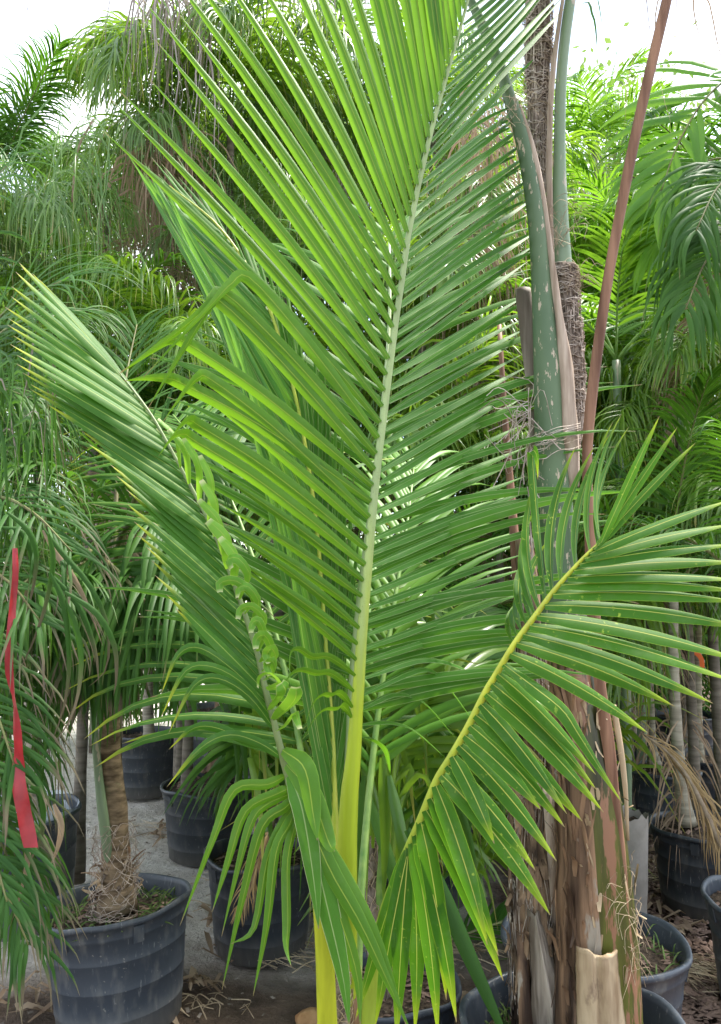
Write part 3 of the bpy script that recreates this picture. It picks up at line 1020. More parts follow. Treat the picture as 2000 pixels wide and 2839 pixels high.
    for _ in range(16):
        y0 = rnd.gauss(1200, 16)
        pts = [W(1474, y0 + 20, 2.13)] + [W(1490 + 24 * k, y0 + 14 - 7 * k + rnd.uniform(-9, 9), 2.10 + .004 * abs(k - 2)) for k in range(5)] + [W(1610, y0 - 20, 2.14)]
        mb.tube(catmull(pts, 9), .0008 * rnd.uniform(.6, 1.6), 3, cap=False, tint=rnd.random())
    mb.build('dry_tie', M['fibre'], root, base, kind='stuff')
    mb = MB()
    for _ in range(34):
        p = W(1462 + rnd.gauss(0, 9), 1190 + rnd.gauss(0, 45), 2.13)
        q = p + Vector((rnd.gauss(-.03, .04), rnd.uniform(-.04, .02), rnd.gauss(0, .06)))
        r_ = q + Vector((rnd.gauss(-.02, .03), rnd.uniform(-.03, .03), rnd.gauss(-.02, .06)))
        mb.tube(catmull([p, q, r_], 7), .0013 * rnd.uniform(.5, 1.5), 3, cap=False, tint=rnd.random())
    for _ in range(22):
        p = W(1470 + rnd.gauss(0, 5), 1230 + rnd.uniform(0, 300), 2.13)
        q = p + Vector((rnd.gauss(0, .012), rnd.uniform(-.02, .01), -rnd.uniform(.05, .2)))
        mb.tube(catmull([p, (p + q) / 2 + Vector((rnd.gauss(0, .01), 0, 0)), q], 5), .0022 * rnd.uniform(.5, 1.3), 3, cap=False, tint=rnd.random() * .4)
    mb.build('dry_strands', M['fibre'], root, base, kind='stuff')
    mb = MB()
    for (cx, cy, dd, n_) in ((1560, 640, 2.2, 26), (1600, 780, 2.2, 40), (1592, 590, 2.2, 16), (1750, 2530, 2.1, 12), (1752, 2650, 2.1, 16), (1726, 2480, 2.09, 12), (1440, 300, 2.1, 30)):
        for _ in range(n_):
            p = W(cx + rnd.gauss(0, 12), cy + rnd.gauss(0, 26), dd)
            d = Vector((rnd.gauss(0, 1), rnd.uniform(-1, .2), rnd.gauss(0, 1))).normalized() * rnd.uniform(.03, .09)
            mb.tube(catmull([p, p + d * .6 + Vector((rnd.gauss(0, .012), 0, .012)), p + d + Vector((0, 0, -.02))], 6), .0006 * rnd.uniform(.6, 1.5), 3, cap=False, tint=rnd.random() * .5)
    mb.build('loose_fibres', M['straw'], root, base, kind='stuff')


def flakes(mb, path, rad, rnd, n, arc=(0.1, 3.0), L=(.03, .12), w=(.006, .02), flat=1.0):
    """Peeling strips standing a little off a trunk."""
    m = len(path) - 1
    T0 = (path[1] - path[0]).normalized()
    S = Vector((0, -1, 0)).cross(T0).normalized()
    B = T0.cross(S)
    for _ in range(n):
        t, a = rnd.random() * .97, rnd.uniform(*arc)
        k = min(int(t * m), m - 1)
        p = path[k].lerp(path[k + 1], t * m - k)
        r = rad[k]
        o = S * math.cos(a) + B * math.sin(a) * flat
        l = rnd.uniform(*L)
        q = p + o * (r + .001)
        T = (path[k + 1] - path[k]).normalized() * rnd.choice((1, 1, -1))
        sd = T.cross(o).normalized() * rnd.uniform(-.25, .25) * l
        mb.strip([q, q + T * l * .35 + o * .003 + sd * .3, q + T * l * .7 + o * rnd.uniform(.002, .012) + sd * .7, q + T * l + o * rnd.uniform(.003, .03) + sd], rnd.uniform(*w), o, fold=rnd.uniform(-.3, .4), prof=lambda u: .5 + .5 * math.sin(3.1 * u), tint=rnd.random(), twist=rnd.uniform(-.8, .8))


right_palm()


def second_trunk():
    rnd = random.Random(8)
    base = Vector((W(1490, 2839, 2.3).x, 2.33, .29))
    root = empty('coconut_palm', base, 'rough flaking brown trunk with silvery split leaf base beside the green stemmed coconut', 'palm tree')
    CAMUP = Vector((0, -1, 0))
    pth = pixpath([(1516, 3060, 2.33), (1508, 2839, 2.33), (1496, 2600, 2.34), (1486, 2350, 2.36), (1482, 2150, 2.38), (1478, 1950, 2.42), (1468, 1700, 2.46), (1450, 1480, 2.5)], 26)
    rd = rads([80, 78, 78, 74, 66, 52, 36, 24], 2.35, 26)
    mb = MB()
    mb.tube(pth, rd, 26, wob=.16, seed=12, up=CAMUP)
    tr = mb.build('trunk', M['brown_trunk'], root, base)
    mb = MB()
    boot(mb, [(1540, 3060, 2.27, 66), (1528, 2860, 2.25, 52), (1522, 2750, 2.235, 44), (1500, 2640, 2.24, 26), (1478, 2520, 2.265, 16)], 9, groove=-.012, bulge=.035, jag=.015)
    mb.build('split_leaf_base', M['boot_grey'], root, base)
    mb = MB()
    p2 = pixpath([(1552, 2700, 2.27), (1546, 2500, 2.27), (1530, 2300, 2.27), (1512, 2180, 2.29)], 12)
    mb.tube(p2, rads([26, 22, 16, 8], 2.27, 12), 10, flat=.5, wob=.25, seed=14, up=CAMUP)
    mb.build('leaf_sheath', M['tan_strip'], root, base)
    mb = MB()
    p2 = pixpath([(1470, 3000, 2.26), (1462, 2850, 2.25), (1452, 2700, 2.26), (1446, 2560, 2.29)], 12)
    mb.tube(p2, rads([26, 24, 18, 10], 2.27, 12), 10, flat=.5, wob=.3, seed=15, up=CAMUP)
    mb.build('leaf_sheath', M['sheath_brown'], root, base)
    # thin upper stems, brown
    for (pts, w) in (([(1478, 1980, 2.4), (1440, 1650, 2.48), (1420, 1400, 2.55), (1400, 1150, 2.6), (1385, 900, 2.7)], [20, 16, 12, 9, 7]),):
        mb = MB()
        p3 = pixpath(pts, 16)
        mb.tube(p3, rads(w, 2.5, 16), 9, flat=.8, up=CAMUP, wob=.06)
        mb.build('bare_stalk', M['red_stalk'], root, base)
    mb = MB()
    fibres(mb, pth[:22], rd[:22], rnd, 260, arc=(0, 3.14), length=.35, vert=.3, up=CAMUP, lift=.012, r=.0014)
    mb.build('fibres', M['fibre'], tr, base, kind='stuff')
    mb = MB()
    flakes(mb, pth[:20], [r * 1.06 for r in rd[:20]], rnd, 170, arc=(.1, 2.6), L=(.03, .15), w=(.008, .03))
    mb.build('peeling_bark', M['brown_trunk'], tr, base, kind='stuff')


second_trunk()

# ------------------------------------------------------------------ young coconut palm in the middle
def stalk_mat(name, low, high, z0, z1):
    t = NT(name)
    sep = t.new('SeparateXYZ')
    t.link(t.obj(), sep.inputs[0])
    n = t.noise(50, 3, stretch=(1, 1, .1))
    n2 = t.noise(9, 3, stretch=(4, 4, .15))
    zz = t.math('ADD', sep.outputs[2], t.math('MULTIPLY', t.math('SUBTRACT', n2, 0.5), 0.5))
    lo = t.mix(t.rng(n2, .35, .65), low, tuple(x * .72 for x in low))
    hi = t.mix(t.rng(n, .35, .65), high, tuple(x * .72 for x in high))
    sp = t.noise(260, 2)
    hi = t.mix(t.math('MULTIPLY', t.rng(sp, .62, .7), .5), hi, (0.16, 0.2, 0.08))
    return t.done(t.princ(t.mix(t.rng(zz, z0, z1), lo, hi), 0.42, 0.45, t.bump(n, .12, .003)))


M['main_stalk'] = stalk_mat('main_frond_stalk', (0.44, 0.54, 0.03), (0.36, 0.47, 0.19), 0.95, 1.45)
M['left_stalk'] = stalk_mat('left_frond_stalk', (0.50, 0.54, 0.03), (0.20, 0.26, 0.09), 0.55, 0.75)
M['right_stalk'] = stalk_mat('right_frond_stalk', (0.36, 0.48, 0.05), (0.52, 0.57, 0.05), 0.7, 1.1)

BASE_C = Vector((P_main.x, P_main.y, 0.30))
coco = empty('coconut_palm', BASE_C, 'young coconut palm with huge upright bright green fronds in the middle', 'palm tree')
UPC = Vector((0, -1, 0))


def leaf(fr, pts, wpx, d, nrm, mat, K=11, fold=.34, prof=None, twist=0.0, tint=None, rnd=random, name='leaflet', smooth_path=True):
    mb = MB()
    path = catmull(pts, K) if smooth_path else pts
    mb.strip(path, px2m(wpx, d), Vector(nrm).normalized(), fold=fold, prof=prof, tint=rnd.random() if tint is None else tint, twist=twist)
    return mb.build(name, M[mat], fr, BASE_C)


# --- main frond
RACH = [(-620, (1420, 1.66, 2.0)), (-300, (1368, 1.70, 3.0)), (0, (1298, 1.74, 4.6)), (80, (1276, 1.75, 5)), (161, (1252, 1.76, 5.5)), (249, (1228, 1.77, 6)), (334, (1204, 1.78, 6.5)), (414, (1184, 1.79, 7)),
        (523, (1159, 1.80, 7.5)), (615, (1140, 1.81, 8)), (683, (1128, 1.815, 8.3)), (772, (1116, 1.82, 8.6)), (888, (1098, 1.83, 9.2)), (1018, (1081, 1.84, 9.8)), (1131, (1067, 1.85, 10.3)),
        (1256, (1051, 1.855, 10.8)), (1356, (1040, 1.86, 11.2)), (1480, (1028, 1.865, 11.8)), (1558, (1022, 1.868, 12.4)), (1666, (1012, 1.87, 13.4)), (1775, (1003, 1.875, 14.6)), (1883, (996, 1.88, 16)),
        (1991, (988, 1.885, 18)), (2099, (981, 1.89, 20.5)), (2193, (970, 1.893, 24)), (2323, (963, 1.9, 27)), (2496, (960, 1.91, 30)), (2839, (952, 1.94, 36)), (3080, (948, 1.96, 44))]


def rach(y):
    x, d, r = interp(RACH, y)
    return W(x, y, d), d, r


def rach_x(y):
    return interp(RACH, y)[0]


def main_frond():
    rnd = random.Random(11)
    ys = [3080 - i * 50 for i in range(75)]
    mb = MB()
    mb.tube([rach(y)[0] for y in ys], [px2m(rach(y)[2], rach(y)[1]) for y in ys], 14, up=UPC, flat=.85)
    fr = mb.build('frond', M['main_stalk'], coco, BASE_C)
    tag(fr, 'tall central frond with pale rachis and yellow stalk')
    # ----- left leaflets: base y -> tip pixel
    LT = [(-40, (1215, -620)), (150, (1150, -560)), (260, (1105, -520)), (330, (1070, -480)), (420, (1000, -420)), (515, (900, -400)), (565, (845, -380)), (612, (790, -370)), (660, (715, -330)), (710, (640, -300)), (755, (560, -230)), (800, (500, -190)),
          (844, (455, -130)), (888, (430, -80)), (930, (405, -40)), (975, (405, 70)), (1018, (420, 160)), (1064, (340, 213)), (1108, (322, 267)), (1152, (297, 317)), (1196, (300, 420)), (1265, (263, 590)),
          (1310, (330, 720)), (1400, (420, 900)), (1475, (480, 1050)), (1560, (530, 1190)), (1605, (560, 1290)), (1650, (585, 1370)), (1700, (625, 1440)), (1775, (650, 1520)), (1830, (655, 1560))]
    bent = {  # nearest base y : (bend points ..., tip)
        1196: [(690, 768), (640, 788), (585, 846), (398, 1046)], 1240: [(622, 812), (585, 843), (480, 930), (333, 1033)], 1308: [(608, 833), (578, 858), (500, 985), (411, 1132)],
        1352: [(520, 952), (476, 942), (420, 975), (333, 1036)], 1396: [(505, 1063), (467, 1050), (410, 1048), (345, 1056)], 1440: [(585, 1052), (552, 1046), (515, 1085), (452, 1170)],
        1528: [(560, 1185), (528, 1166), (500, 1185), (478, 1208)], 1572: [(545, 1225), (512, 1203), (480, 1215), (440, 1265)],
        1874: [(868, 1822), (830, 1800), (806, 1816), (806, 1910)], 1918: [(880, 1868), (835, 1858), (800, 1880), (775, 1945)], 1962: [(920, 1930), (900, 1927), (870, 1950), (840, 2030)],
        1990: [(935, 1968), (905, 1968), (875, 1990), (835, 2060)]}
    ybs = [1990, 1962, 1918, 1874]
    y = 1830.0
    while y > -160:
        ybs.append(y)
        y -= 44 if y > 330 else 38
    used = set()
    for yb in ybs:
        p, d, r = rach(yb)
        x = rach_x(yb) - r * .7
        a = W(x, yb, d - .01)
        key = min(bent, key=lambda k: abs(k - yb))
        if abs(key - yb) < 24 and key not in used:
            used.add(key)
            seq = bent[key]
            n = len(seq)
            b1 = W(seq[0][0], seq[0][1], d - .10)
            pts = [a, a.lerp(b1, .33) + Vector((0, 0, .012)), a.lerp(b1, .67) + Vector((0, 0, .016)), b1] + [W(q[0], q[1], d - .13 - .02 * i) for i, q in enumerate(seq[1:])]
            w = 38 if yb < 1850 else 20
            leaf(fr, pts, w, d, (.25, -1, -.28), 'main_leaf', K=20, fold=.38, rnd=rnd)
            continue
        tx, ty = interp(LT, yb)
        tx += rnd.uniform(-20, 20)
        ty += rnd.uniform(-20, 20)
        if rnd.random() < .15:
            cut = rnd.uniform(.04, .12)
            tx, ty = tx + (x - tx) * cut, ty + (yb - ty) * cut
        b = W(tx, ty, d - .10 + rnd.uniform(-.03, .03))
        L = (b - a).length
        m = (a + b) / 2 + Vector((.32, 0, .5)) * (.075 * L)
        w = interp([(-100, 27), (400, 33), (900, 34), (1400, 31), (1830, 25)], yb)
        leaf(fr, bez(a, m, b, 12), w, d, (.25, -1, -.3 + rnd.uniform(-.1, .1)), 'main_leaf', fold=.48 + rnd.uniform(-.06, .1), smooth_path=False, rnd=rnd, twist=rnd.uniform(-.12, .12))
    # ----- right leaflets
    RT = [(-60, (1600, -320)), (50, (1590, -220)), (160, (1570, -150)), (250, (1560, -105)), (330, (1562, -60)), (402, (1566, -18)), (442, (1570, 10)), (475, (1500, 190)), (490, (1475, 265)), (550, (1470, 300)), (600, (1478, 345)), (655, (1490, 400)), (707, (1498, 440)), (764, (1500, 480)), (814, (1500, 545)),
          (862, (1495, 600)), (905, (1490, 650)), (1000, (1480, 715)), (1061, (1452, 872)), (1152, (1458, 930)), (1196, (1462, 990)), (1289, (1466, 1055)), (1329, (1462, 1085)), (1380, (1462, 1180)), (1457, (1464, 1279)), (1500, (1468, 1326)), (1540, (1472, 1378)),
          (1606, (1476, 1428)), (1649, (1474, 1488)), (1710, (1462, 1570)), (1750, (1462, 1592)), (1792, (1452, 1640)), (1835, (1440, 1700))]
    RB = {1880: [(1176, 1827), (1300, 1861), (1420, 1960)], 1926: [(1171, 1853), (1240, 1900), (1320, 2010)], 1965: [(1098, 1922), (1180, 1950), (1266, 2050)], 2008: [(1076, 2000), (1150, 2025), (1240, 2105)], 2043: [(1033, 2047), (1070, 2080), (1085, 2160)]}
    ybs = list(RB)
    y = 1836.0
    while y > -160:
        ybs.append(y)
        y -= 38 if y > 420 else 36
    for yb in ybs:
        p, d, r = rach(yb)
        a = W(rach_x(yb) + r * .7, yb, d)
        if yb in RB:
            pts = [a] + [W(q[0], q[1], d + .12 * (i + 1)) for i, q in enumerate(RB[yb])]
            leaf(fr, pts, 24, d, (-.2, -.8, .7), 'main_leaf_pale', K=14, rnd=rnd)
            continue
        tx, ty = interp(RT, yb)
        b = W(tx + rnd.uniform(-16, 16), ty + rnd.uniform(-12, 12), d + .52 + rnd.uniform(-.05, .05))
        L = (b - a).length
        m = (a + b) / 2 + Vector((-.12, 0, .45)) * (.025 * L) if yb > 300 else (a + b) / 2 + Vector((.1, 0, -.2)) * (.1 * L)
        w = interp([(-100, 25), (400, 27), (900, 28), (1400, 27), (1830, 21)], yb)
        leaf(fr, bez(a, m, b, 12), w, d, (-.3, -.9, .12 + rnd.uniform(-.1, .1)), 'main_leaf_pale', fold=.42, smooth_path=False, rnd=rnd, twist=rnd.uniform(-.1, .1), prof=broad_prof)
    # the part of the frond above the frame
    mb = MB()
    pth = [rach(yy)[0] for yy in (-170, -250, -330, -420, -520, -620)]
    leaflets_along(mb, pth, 14, .55, rnd, a0=35, a1=12, up=Vector((0, -1, .2)), droop=.1, width=.03, t0=.02, vee=.1)
    mb.build('leaflets', M['main_leaf'], fr, BASE_C, kind='stuff')


main_frond()


# --- frond arching to the right, in front of the thick trunks
def right_frond():
    rnd = random.Random(21)
    RP = [(1000, 3060, 1.93, 30), (1024, 2800, 1.9, 24), (1060, 2560, 1.84, 18), (1100, 2430, 1.77, 13), (1130, 2352, 1.72, 10), (1161, 2283, 1.69, 10.5), (1210, 2166, 1.66, 11), (1247, 2104, 1.64, 10.5), (1297, 2017, 1.62, 10), (1346, 1920, 1.6, 9.5),
          (1371, 1878, 1.59, 9), (1427, 1785, 1.57, 8.5), (1482, 1711, 1.56, 8), (1538, 1636, 1.55, 7), (1618, 1547, 1.53, 5), (1672, 1496, 1.52, 2.5)]
    path = catmull([W(*p[:3]) for p in RP], 60)
    rd = [px2m(interp([(i, p[3]) for i, p in enumerate(RP)], 15 * j / 60), 1.65) for j in range(61)]
    mb = MB()
    mb.tube(path, rd, 10, up=UPC, flat=.8)
    fr = mb.build('frond', M['right_stalk'], coco, BASE_C)
    tag(fr, 'arching frond with yellow rachis and yellow tipped leaflets')
    cum = [(i, (p[0], p[1], p[2])) for i, p in enumerate(RP)]

    def at(px_):   # rachis point by x pixel
        tab = [(p[0], (p[1], p[2])) for p in RP[4:]]
        y, d = interp(tab, px_)
        return y, d
    # right / lower side: base x, tip, width, optional bend
    T = [(1664, 1829, 1154, 22), (1656, 1878, 1185, 24), (1645, 1928, 1228, 26), (1632, 2030, 1385, 34), (1618, 2040, 1452, 36), (1604, 2045, 1510, 38), (1588, 2050, 1560, 40), (1570, 2060, 1610, 40), (1552, 2060, 1640, 42),
         (1530, 2070, 1672, 42), (1508, 2080, 1745, 44), (1486, 2075, 1838, 46), (1466, 2050, 1895, 46), (1448, 1977, 1950, 46), (1430, 1872, 1959, 44), (1412, 1798, 2033, 46), (1394, 1727, 2228, 48), (1378, 1652, 2147, 44), (1362, 1655, 2190, 46),
         (1346, 1674, 2252, 46), (1331, 1572, 2256, 46), (1316, 1615, 2277, 48), (1301, 1566, 2293, 46), (1286, 1501, 2246, 44), (1270, 1544, 2388, 48), (1253, 1371, 2339, 44), (1238, 1485, 2413, 48), (1222, 1526, 2537, 52), (1206, 1352, 2620, 50), (1192, 1383, 2651, 50),
         (1178, 1396, 2719, 50), (1164, 1238, 2772, 50), (1150, 1266, 2834, 48), (1140, 1215, 2880, 46), (1134, 1150, 2870, 46), (1131, 1098, 2900, 46), (1130, 1040, 2850, 44), (1130, 985, 2830, 42)]
    for i, (bx, tx, ty, w) in enumerate(T):
        by, d = at(bx)
        a = W(bx + 3, by + 2, d - .006)
        td = d + interp([(0, .02), (14, .0), (26, -.06), (37, .06)], i) + rnd.uniform(-.03, .03)
        b = W(tx, ty, td)
        L = (b - a).length
        if (tx, ty) == (1727, 2228):
            pts = [a, W(1480, 1905, d - .03), W(1558, 1968, d - .05), W(1600, 2030, d - .05), W(1660, 2125, d - .03), b]
            leaf(fr, pts, w, d, (.1, -.75, .6), 'right_leaf', K=16, rnd=rnd, fold=.25)
            continue
        lift = interp([(0, .03), (8, .05), (16, .07), (28, .10), (37, .14)], i)
        if i < 31:
            m = (a + b) / 2 + Vector((0.1, -.15, 1)) * lift * L
        else:
            m = a + (b - a) * .42 + Vector((.35 if tx > 1130 else -.1, -.3, .25)) * lift * L
        leaf(fr, bez(a, m, b, 12), w * 1.02, d, (-.1, -.8, .6), 'right_leaf', rnd=rnd, smooth_path=False, fold=.3, prof=broad_prof, twist=rnd.uniform(-.25, .25))
    # upper / left side, pointing up
    for (bx, tx, ty, w, bend) in ((1668, 1724, 1148, 20, None), (1660, 1745, 1182, 20, None), (1640, 1700, 1170, 24, None), (1600, 1690, 1205, 28, None), (1560, 1648, 1240, 32, None), (1536, 1597, 1238, 36, None), (1516, 1479, 1300, 34, (1478, 1252)), (1500, 1486, 1330, 34, None),
                                  (1488, 1478, 1420, 32, None), (1478, 1520, 1500, 34, None), (1466, 1474, 1520, 30, None), (1452, 1488, 1590, 30, None), (1440, 1476, 1640, 28, None), (1428, 1465, 1650, 26, None)):
        by, d = at(bx)
        a = W(bx - 3, by, d + .004)
        b = W(tx, ty, d + .16)
        m = (a + b) / 2 + Vector((-.02, .02, 0)) * 2
        pts = bez(a, m, b, 12)
        if bend:
            pts = catmull([a, W(1492, 1480, d + .1), W(1476, 1270, d + .14), W(1483, 1252, d + .13), W(1490, 1275, d + .12), W(1492, 1330, d + .12)], 16)
        leaf(fr, pts, w, d, (.5, -.8, .2), 'right_leaf', rnd=rnd, smooth_path=False, fold=.3)


right_frond()


# --- frond leaning to the left with clipped leaflets along one side
def left_frond():
    rnd = random.Random(31)
    RP = [(915, 3080, 1.93, 34), (908, 2839, 1.84, 27), (898, 2600, 1.8, 24), (884, 2462, 1.79, 21), (858, 2350, 1.785, 17), (828, 2258, 1.78, 13), (805, 2175, 1.775, 11), (783, 2093, 1.77, 10), (761, 2006, 1.77, 9), (735, 1906, 1.77, 8.5), (714, 1810, 1.775, 8),
          (683, 1714, 1.78, 7.5), (650, 1620, 1.79, 7), (612, 1520, 1.8, 6.5), (574, 1435, 1.81, 6), (522, 1335, 1.83, 5), (433, 1172, 1.86, 4), (372, 1085, 1.88, 3), (320, 1020, 1.89, 1.5)]
    N = 64
    path = catmull([W(*p[:3]) for p in RP], N)
    rd = [px2m(interp([(i, p[3]) for i, p in enumerate(RP)], (len(RP) - 1) * j / N), 1.8) for j in range(N + 1)]
    mb = MB()
    mb.tube(path, rd, 12, up=UPC, flat=.8)
    fr = mb.build('frond', M['left_stalk'], coco, BASE_C)
    tag(fr, 'leaning frond clipped along one side with curled leaf stubs')
    tab = [(-p[1], (p[0], p[2])) for p in reversed(RP)]
    tab.sort()

    def at(y):
        x, d = interp(tab, -y)
        return x, d
    # long leaflets up-left
    T = [(1024, 62, 735), (1044, 50, 760), (1066, 38, 790), (1090, 30, 822), (1112, 20, 858), (1136, 28, 885), (1160, 26, 905), (1184, 30, 925), (1210, 24, 947), (1236, 42, 982), (1262, 52, 1007), (1290, 66, 1035), (1318, 78, 1058), (1348, 82, 1078), (1380, 125, 1120), (1412, 190, 1160),
         (1444, 222, 1195), (1480, 255, 1225), (1516, 285, 1258), (1552, 310, 1290), (1590, 330, 1325), (1630, 348, 1362), (1672, 362, 1400), (1712, 378, 1440), (1752, 390, 1480), (1790, 402, 1515), (1830, 418, 1555), (1862, 436, 1590), (1890, 450, 1620), (1918, 468, 1650), (1946, 486, 1690)]
    for i, (yb, tx, ty) in enumerate(T):
        x, d = at(yb)
        a = W(x - 3, yb, d)
        b = W(tx + rnd.uniform(-8, 8), ty + rnd.uniform(-8, 8), d - .04 + rnd.uniform(-.08, .08))
        L = (b - a).length
        m = (a + b) / 2 + Vector((.35, -.1, .5)) * (.03 * L)
        leaf(fr, bez(a, m, b, 11), 34, d, (.3, -.75, .55), 'left_leaf', rnd=rnd, smooth_path=False, fold=.32, twist=rnd.uniform(-.2, .2), tint=.2 + .6 * rnd.random() if i > 8 else .9)
    # leaflets on the far side near the tip, seen above the rachis
    for i in range(14):
        yb = 1030 + i * 16
        x, d = at(yb)
        a = W(x + 2, yb, d + .01)
        b = W(72 + i * 14 + rnd.uniform(-14, 14), 738 + i * 19, d + .05)
        m = (a + b) / 2 + Vector((.3, 0, .5)) * .012
        leaf(fr, bez(a, m, b, 9), 26, d, (.5, -.8, .3), 'left_leaf', rnd=rnd, smooth_path=False, fold=.3, tint=.8)
    # middle and low ones bending down at their ends
    for (yb, seq, w) in ((1950, [(650, 1860), (560, 1790), (500, 1800), (455, 1900)], 34), (1985, [(680, 1900), (590, 1850), (510, 1862), (440, 1990)], 34),
                         (2020, [(690, 1930), (610, 1890), (545, 1920), (480, 2060)], 34), (2060, [(700, 2060), (610, 2020), (545, 2020), (480, 2080)], 36), (2100, [(720, 2060), (640, 2030), (560, 2060), (470, 2160)], 36),
                         (2150, [(742, 2175), (650, 2192), (590, 2330), (495, 2575)], 40), (2185, [(770, 2200), (680, 2240), (630, 2370), (583, 2500)], 40), (2215, [(790, 2240), (735, 2290), (690, 2480), (638, 2738)], 42),
                         (2245, [(800, 2290), (765, 2350), (740, 2540), (700, 2725)], 42), (2265, [(812, 2310), (790, 2400), (785, 2560), (776, 2640), (782, 2700)], 40), (2200, [(740, 2230), (700, 2280), (665, 2400), (612, 2620)], 38), (2235, [(780, 2290), (745, 2380), (715, 2560), (655, 2600)], 34)):
        x, d = at(yb)
        off = (rnd.uniform(-9, 9), rnd.uniform(-14, 14))
        pts = [W(x - 4, yb, d)] + [W(q[0] + off[0] * k, q[1] + off[1] * k, d - .03 * (k + 1)) for k, q in enumerate(seq)]
        leaf(fr, pts, w * .68, d, (.45, -.85, .1), 'main_leaf' if yb > 2120 else 'left_leaf', K=16, rnd=rnd, fold=.4, prof=broad_prof, tint=rnd.random(), twist=rnd.uniform(-.25, .25))
    # clipped stubs along the right side
    ST = [(1290, 440, 1160, 24), (1335, 468, 1190, 28), (1390, 510, 1215, 36), (1440, 556, 1262, 38), (1480, 560, 1330, 38), (1530, 552, 1385, 38), (1570, 578, 1442, 40), (1615, 612, 1488, 42), (1655, 632, 1553, 44), (1695, 612, 1616, 44), (1735, 660, 1632, 46), (1770, 668, 1690, 46), (1800, 700, 1728, 46),
          (1830, 712, 1772, 46), (1855, 740, 1812, 44), (1880, 742, 1846, 44), (1905, 722, 1880, 42), (1960, 780, 1892, 54), (1990, 822, 1905, 56), (2020, 824, 1992, 46)]
    for i, (yb, tx, ty, w) in enumerate(ST):
        x, d = at(yb)
        a = W(x + 5, yb + 6, d - .01)
        b = W(tx, ty, d - .07)
        if i < 8 or i in (17, 18):
            pts = [a, a.lerp(b, .5) + Vector((.02, -.02, .01)), b]
            tw = rnd.uniform(-.3, .3)
        else:
            out = W(x + rnd.uniform(20, 44), (yb + ty) / 2 + rnd.uniform(-14, 8), d - .05)
            pts = [a, out, out.lerp(b, .6) + Vector((.006, -.015, .018)), b, b + Vector((rnd.uniform(-.008, .012), -.008, -.02))]
            tw = rnd.uniform(-.7, .7)
        leaf(fr, pts, w * (rnd.uniform(.6, .95) if i < 8 or i in (17, 18) else rnd.uniform(.35, .7)), d, (.8 + rnd.uniform(-.4, .2), -.6, -.15 + rnd.uniform(-.3, .3)), 'stub_leaf', K=10, fold=.35, prof=blunt_prof, rnd=rnd, twist=tw, tint=(.7 if i < 8 else .0) + .3 * rnd.random())
    # full leaflets at the bottom of that side, hanging
    for (yb, seq, w) in ((2080, [(845, 2130), (868, 2250), (880, 2330)], 56), (2150, [(838, 2240), (868, 2420), (884, 2575)], 58), (2190, [(852, 2280), (905, 2500), (950, 2700), (970, 2850)], 62), (2120, [(862, 2200), (910, 2330), (928, 2360)], 54),
                         (2230, [(880, 2330), (950, 2440), (1040, 2600), (1130, 2850)], 56), (2270, [(880, 2380), (920, 2560), (945, 2700)], 50), (2210, [(862, 2290), (920, 2420), (1000, 2560), (1075, 2720), (1140, 2860)], 44), (2250, [(880, 2350), (935, 2520), (990, 2700), (1000, 2850)], 44)):
        x, d = at(yb)
        pts = [W(x + 5, yb, d - .01)] + [W(q[0], q[1], d - .05 - .02 * k) for k, q in enumerate(seq)]
        leaf(fr, pts, w, d, (-.15, -.9, .4), 'main_leaf_pale' if w > 57 else 'main_leaf', K=14, rnd=rnd, fold=.3, tint=.7)


left_frond()


